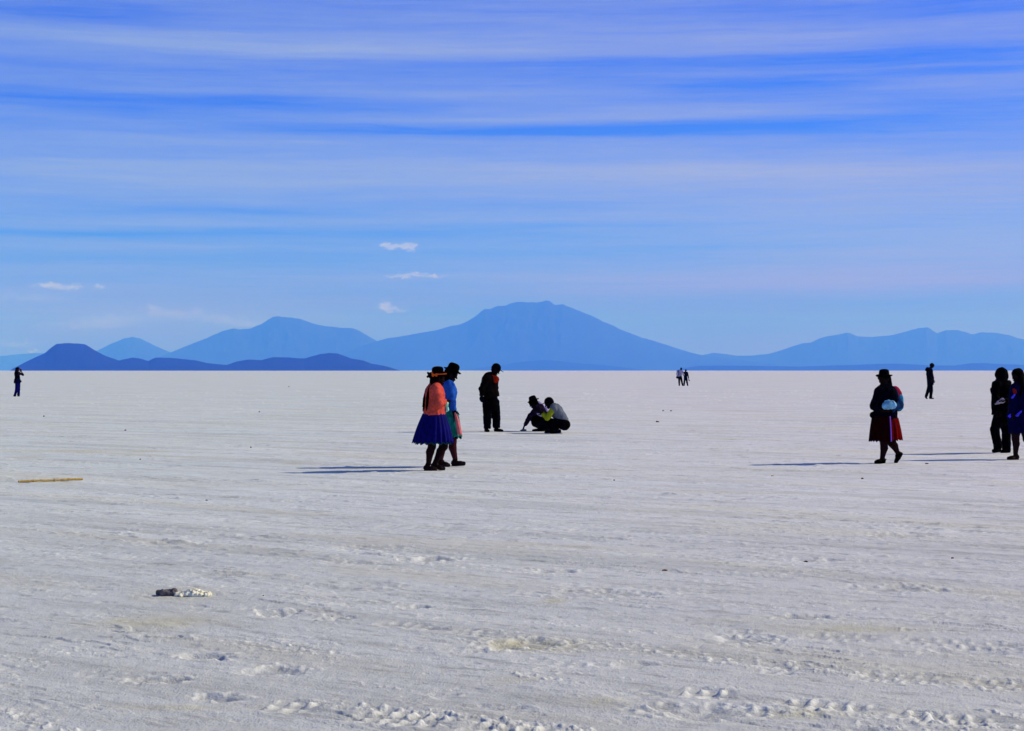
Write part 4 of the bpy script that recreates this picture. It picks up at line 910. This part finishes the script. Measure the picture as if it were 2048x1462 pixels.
S.obj('hood', BLK, P.e, fold=.008, fs=18, seed=113)
trousers(P, J, BLK, r=(.104, .078, .076), fold=.010, seed=115, vox=.006, pel=.18)
for q in 'nf': shoe(P.e, J['an'+q], J['he'+q], J['to'+q], BLK, .050)
t = thing('paper', 'crumpled white sheet held by the hooded figure near the right edge', 'paper', P.e.location)
S = Solid(.0045, .01); S.cap(P.p(1997, 804, -.30), P.p(2004, 801.5, -.30), .026, .048, n=(0, 1, 0), f=.32); S.cap(P.p(1991, 808, -.29), P.p(1997, 805, -.30), .012, .03, n=(0, 1, 0), f=.4)
S.obj("sheet", mat("dull_white_paper", (.36, .30, .36), .8, .4, 14), t, fold=.007, fs=26)
# ============ 12 navy coat woman at the right edge
P = Fig('woman in a long navy coat at the right edge with long black hair', 2037, 918.5)
J = J_(P, dict(head=(2034.5,750.5,0), neck=(2038,765,0), chest=(2040,783,0), waist=(2041,806,0), pelvis=(2041,834,0), shn=(2030,775,-.10), shf=(2051,774,.1),
  eln=(2026,802,-.14), elf=(2060,802,.08), wrn=(2027,824,-.12), wrf=(2062,826,.02), hdn=(-.1,0,-1), hdf=(-.1,0,-1),
  hipn=(2035,842,-.05), hipf=(2046,842,.06), knn=(2031,878,-.06), knf=(2053,878,.10), ann=(2031,907,-.05), anf=(2060,898,.12),
  hen=(2034,-.05,.015), ton=(2018,-.08,.012), hef=(2066,.12,.09), tof=(2056,.10,.02)))
fac = (-.86, -.45, -.2)
body(P, J, fac, SK, .95, palm={'n': V3(1, 0, 0), 'f': V3(-1, 0, 0)})
NV = mat('navy_cloth', (.0015, .0015, .030), .85, .4, 12, .4)
S = Solid(.006, .03)
S.cap(J['neck']-V3(0, 0, .02), J['chest'], .08, .165, n=(-.6, -.8, 0), f=.8, k=.04); S.cap(J['chest'], J['pelvis'], .165, .205, n=(-.5, -.8, 0), f=.92, k=.04)
S.cap(J['pelvis'], P.p(2043, 866), .205, .205, n=(-.5, -.8, 0), f=.95, flat=True); S.cap(J['shn'], J['shf'], .068, .068, k=.05); sleeves(S, J, (.068, .060, .055))
ct = S.obj('coat', NV, P.e, fold=.012, fs=12, seed=121, stretch=(1, 1, .5))
EMB = mat('bright_blue_embroidery', (.06, .05, .75), .6, .3, 40)
def patch(pts, r, d):
    S = Solid(.004, .006)
    for (x, y) in pts: a = P.p(x, y, d); S.cap(a, a+V3(.008, 0, .008), r, r*.7, n=(0, 1, 0), f=.55)
    S.obj('embroidery', EMB, ct, fold=.003, fs=60)
patch([(2024.5,795),(2026.5,793),(2028.5,790.5)], .020, -.205)
patch([(2017.5,832),(2019.5,830),(2020,834)], .018, -.185)
patch([(2033,831),(2036,828),(2039,826),(2041.5,823.5),(2036,831)], .019, -.20)
S = Solid(.005, .02); S.cap(P.p(2028.5, 780, -.165), P.p(2030, 785, -.175), .034, .03, n=(0, 1, 0), f=.4); S.obj('scarf', mat('dark_red_scarf', (.20, .012, .006), .9), P.e, fold=.006, fs=30)
hair_cap(P, J, fac, HAIR, hs=1.0, extra=[(P.p(2037, 749, .0), P.p(2043, 764, -.02), .085, .075), (P.p(2041, 758, -.06), P.p(2044, 776, -.11), .06, .055), (P.p(2044, 776, -.11), P.p(2041, 790, -.16), .05, .025)])
S = Solid(.0055, .02)
for q in 'nf':
    kn, an = J['kn'+q], J['an'+q]; back = unit(J['he'+q]-J['to'+q])*.012
    S.cap(kn+V3(0, 0, .10), kn, .072, .060); S.chain([kn, kn*.68+an*.32+back, an], [.058, .055, .037])
S.obj('stockings', SKL, P.e)
for q in 'nf': shoe(P.e, J['an'+q], J['he'+q], J['to'+q], SHOE, .047)
t = thing('carrying_cloth', 'red cloth bundle slung on the navy coat at the right edge', 'bundle', P.e.location)
S = Solid(.006, .03); S.cap(P.p(2052, 782, .0), P.p(2054, 796, .0), .12, .13); S.obj('cloth', mat('red_cloth', (.55, .012, .02), .9, .3, 16), t, fold=.012, fs=14)
# ============ stick
(xa, ya), (xb, yb) = G(38, 967), G(164, 962)
t = thing('stick', 'straight yellow wooden stick lying on the salt at the left', 'stick', ((xa+xb)/2, (ya+yb)/2, 0))
S = Solid(.004, .004); c0 = V3((xa+xb)/2, (ya+yb)/2, 0); A_ = V3(xa, ya, GZ(xa, ya)+.024)-c0; B_ = V3(xb, yb, GZ(xb, yb)+.024)-c0; n = 9
rg = random.Random(4); pts = [A_+(B_-A_)*(i/n)+V3(0, rg.uniform(-.003, .003), rg.uniform(-.003, .003)) for i in range(n+1)]
for i in range(n): S.cap(pts[i], pts[i+1], .0135+.003*rg.random(), .0125+.003*rg.random())
for i in (2, 5, 7): S.cap(pts[i]-V3(.004, 0, 0), pts[i]+V3(.004, 0, 0), .0185, .0185)
S.obj('shaft', mat('yellow_wood', (.46, .31, .10), .6, .35, 22, .3), t, fold=.0015, fs=60)
# ============ salt block dug out of the crust
(xa, ya) = G(362, 1193); z0 = GZ(xa, ya); s_ = F/ya
t = thing('salt_clod', 'broken salt slab with a dark left end and crumbly yellow right side', 'salt block', (xa, ya, z0))
WSALT = mat('cream_salt', (.84, .80, .64), .85, .4, 30, .8, 60); rg = random.Random(9)
S = Solid(.0045, .012); sx_ = lambda px: (px-362)/s_
S.cap(V3(sx_(326), .01, .016), V3(sx_(352), .0, .006), .026, .018, n=(0, 0, 1), f=.95)
S.cap(V3(sx_(318), .035, .012), V3(sx_(345), .03, .012), .024, .028, n=(0, 1, 0), f=.7)
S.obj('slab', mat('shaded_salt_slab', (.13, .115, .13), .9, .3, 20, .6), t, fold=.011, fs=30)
S = Solid(.0038, .008)
for i in range(70):
    x = rg.uniform(350, 418); e = 1-abs((x-392)/34)**2 if x > 352 else .3; e = max(.25, e); y = rg.uniform(-.05, .055)
    z = max(0, e)*.040*(1-abs(y)/.07)*rg.uniform(.4, 1); r = rg.uniform(.006, .015); S.cap(V3(sx_(x), y, z), V3(sx_(x)+rg.uniform(-.01, .01), y+.004, z-.006), r, r*.8)
S.cap(V3(sx_(356), .005, .002), V3(sx_(388), .01, .012), .022, .032); S.cap(V3(sx_(388), .01, .012), V3(sx_(410), .01, .004), .032, .022)
S.obj('crumbs', WSALT, t, fold=.005, fs=90, smooth=0)
# ============ stones
DK = mat('dark_stone', (.05, .038, .04), .9, .4, 60); BR = mat('brown_stone', (.20, .08, .05), .9, .4, 60); YS = mat('yellow_scrap', (.7, .5, .03), .7)
def stone(px, py, w, h, mt, label, sd_, name='stone', cat='stone'):
    x, y = G(px, py); s_ = F/y; t = thing(name, label, cat, (x, y, GZ(x, y)), 'stones scattered on the salt' if name == 'stone' else None)
    W = w/s_*.4; H = h/s_*.4; S = Solid(max(.002, min(W, H)/3), min(W, H)*.5); rg = random.Random(sd_)
    for i in range(4):
        a = V3(rg.uniform(-1, 1)*W*.6, rg.uniform(-1, 1)*W*.5, H*rg.uniform(.3, .8)); S.cap(a, a+V3(W*rg.uniform(.1, .4), 0, 0), max(H, W*.35), H*.8)
    S.obj('stone_body' if name == 'stone' else 'scrap_body', mt, t, fold=min(W, H)*.25, fs=1/max(W, .01))
for i, a in enumerate([(1315,844,9,4,BR,'brown stone on bright salt to the right of the squatting man'),(1326,822,4,3,DK,'tiny dark stone, left of two, above the brown stone'),
  (1342,822,4,3,DK,'tiny dark stone, right of two, above the brown stone'),(1725,958,6,4,DK,'dark stone just below and left of the bowler hatted woman'),(1707,953,0,0,None,''),
  (1854,928,10,3,DK,'dark flat stone between the bowler hatted woman and the right edge pair'),(281,919,4,3,DK,'small dark stone above the yellow stick, near the ochre streak'),
  (414,1001,9,3,DK,'flat dark stone right of and below the yellow stick'),(88,833,4,3,DK,'tiny dark stone below the photographer at the far left'),(577,774,4,2,DK,'tiny dark stone far off between photographer and coral cardigan'),
  (519,824,4,2.5,DK,'tiny dark stone left of the coral cardigan in mid distance'),(251,861,4,3,DK,'small dark stone in mid distance on the left'),(502,895,5,3,BR,'small brown stone left of the blue skirt'),
  (1229,960,5,3,DK,'small dark stone below the squatting man, on open salt'),(526,1192,4,3,DK,'small dark stone right of the broken salt slab'),
  (1330,1140,16,4,BR,'red brown flat stone in the right foreground'),(1612,1121,14,5,DK,'dark flat stone in rough salt on the right'),(1905,1117,8,4,BR,'small brown stone near the right edge of the foreground')]):
    if a[2]: stone(*a, i+1)
stone(1544, 953, 8, 3, YS, 'small yellow scrap lying on the salt', 50, 'scrap', 'scrap')
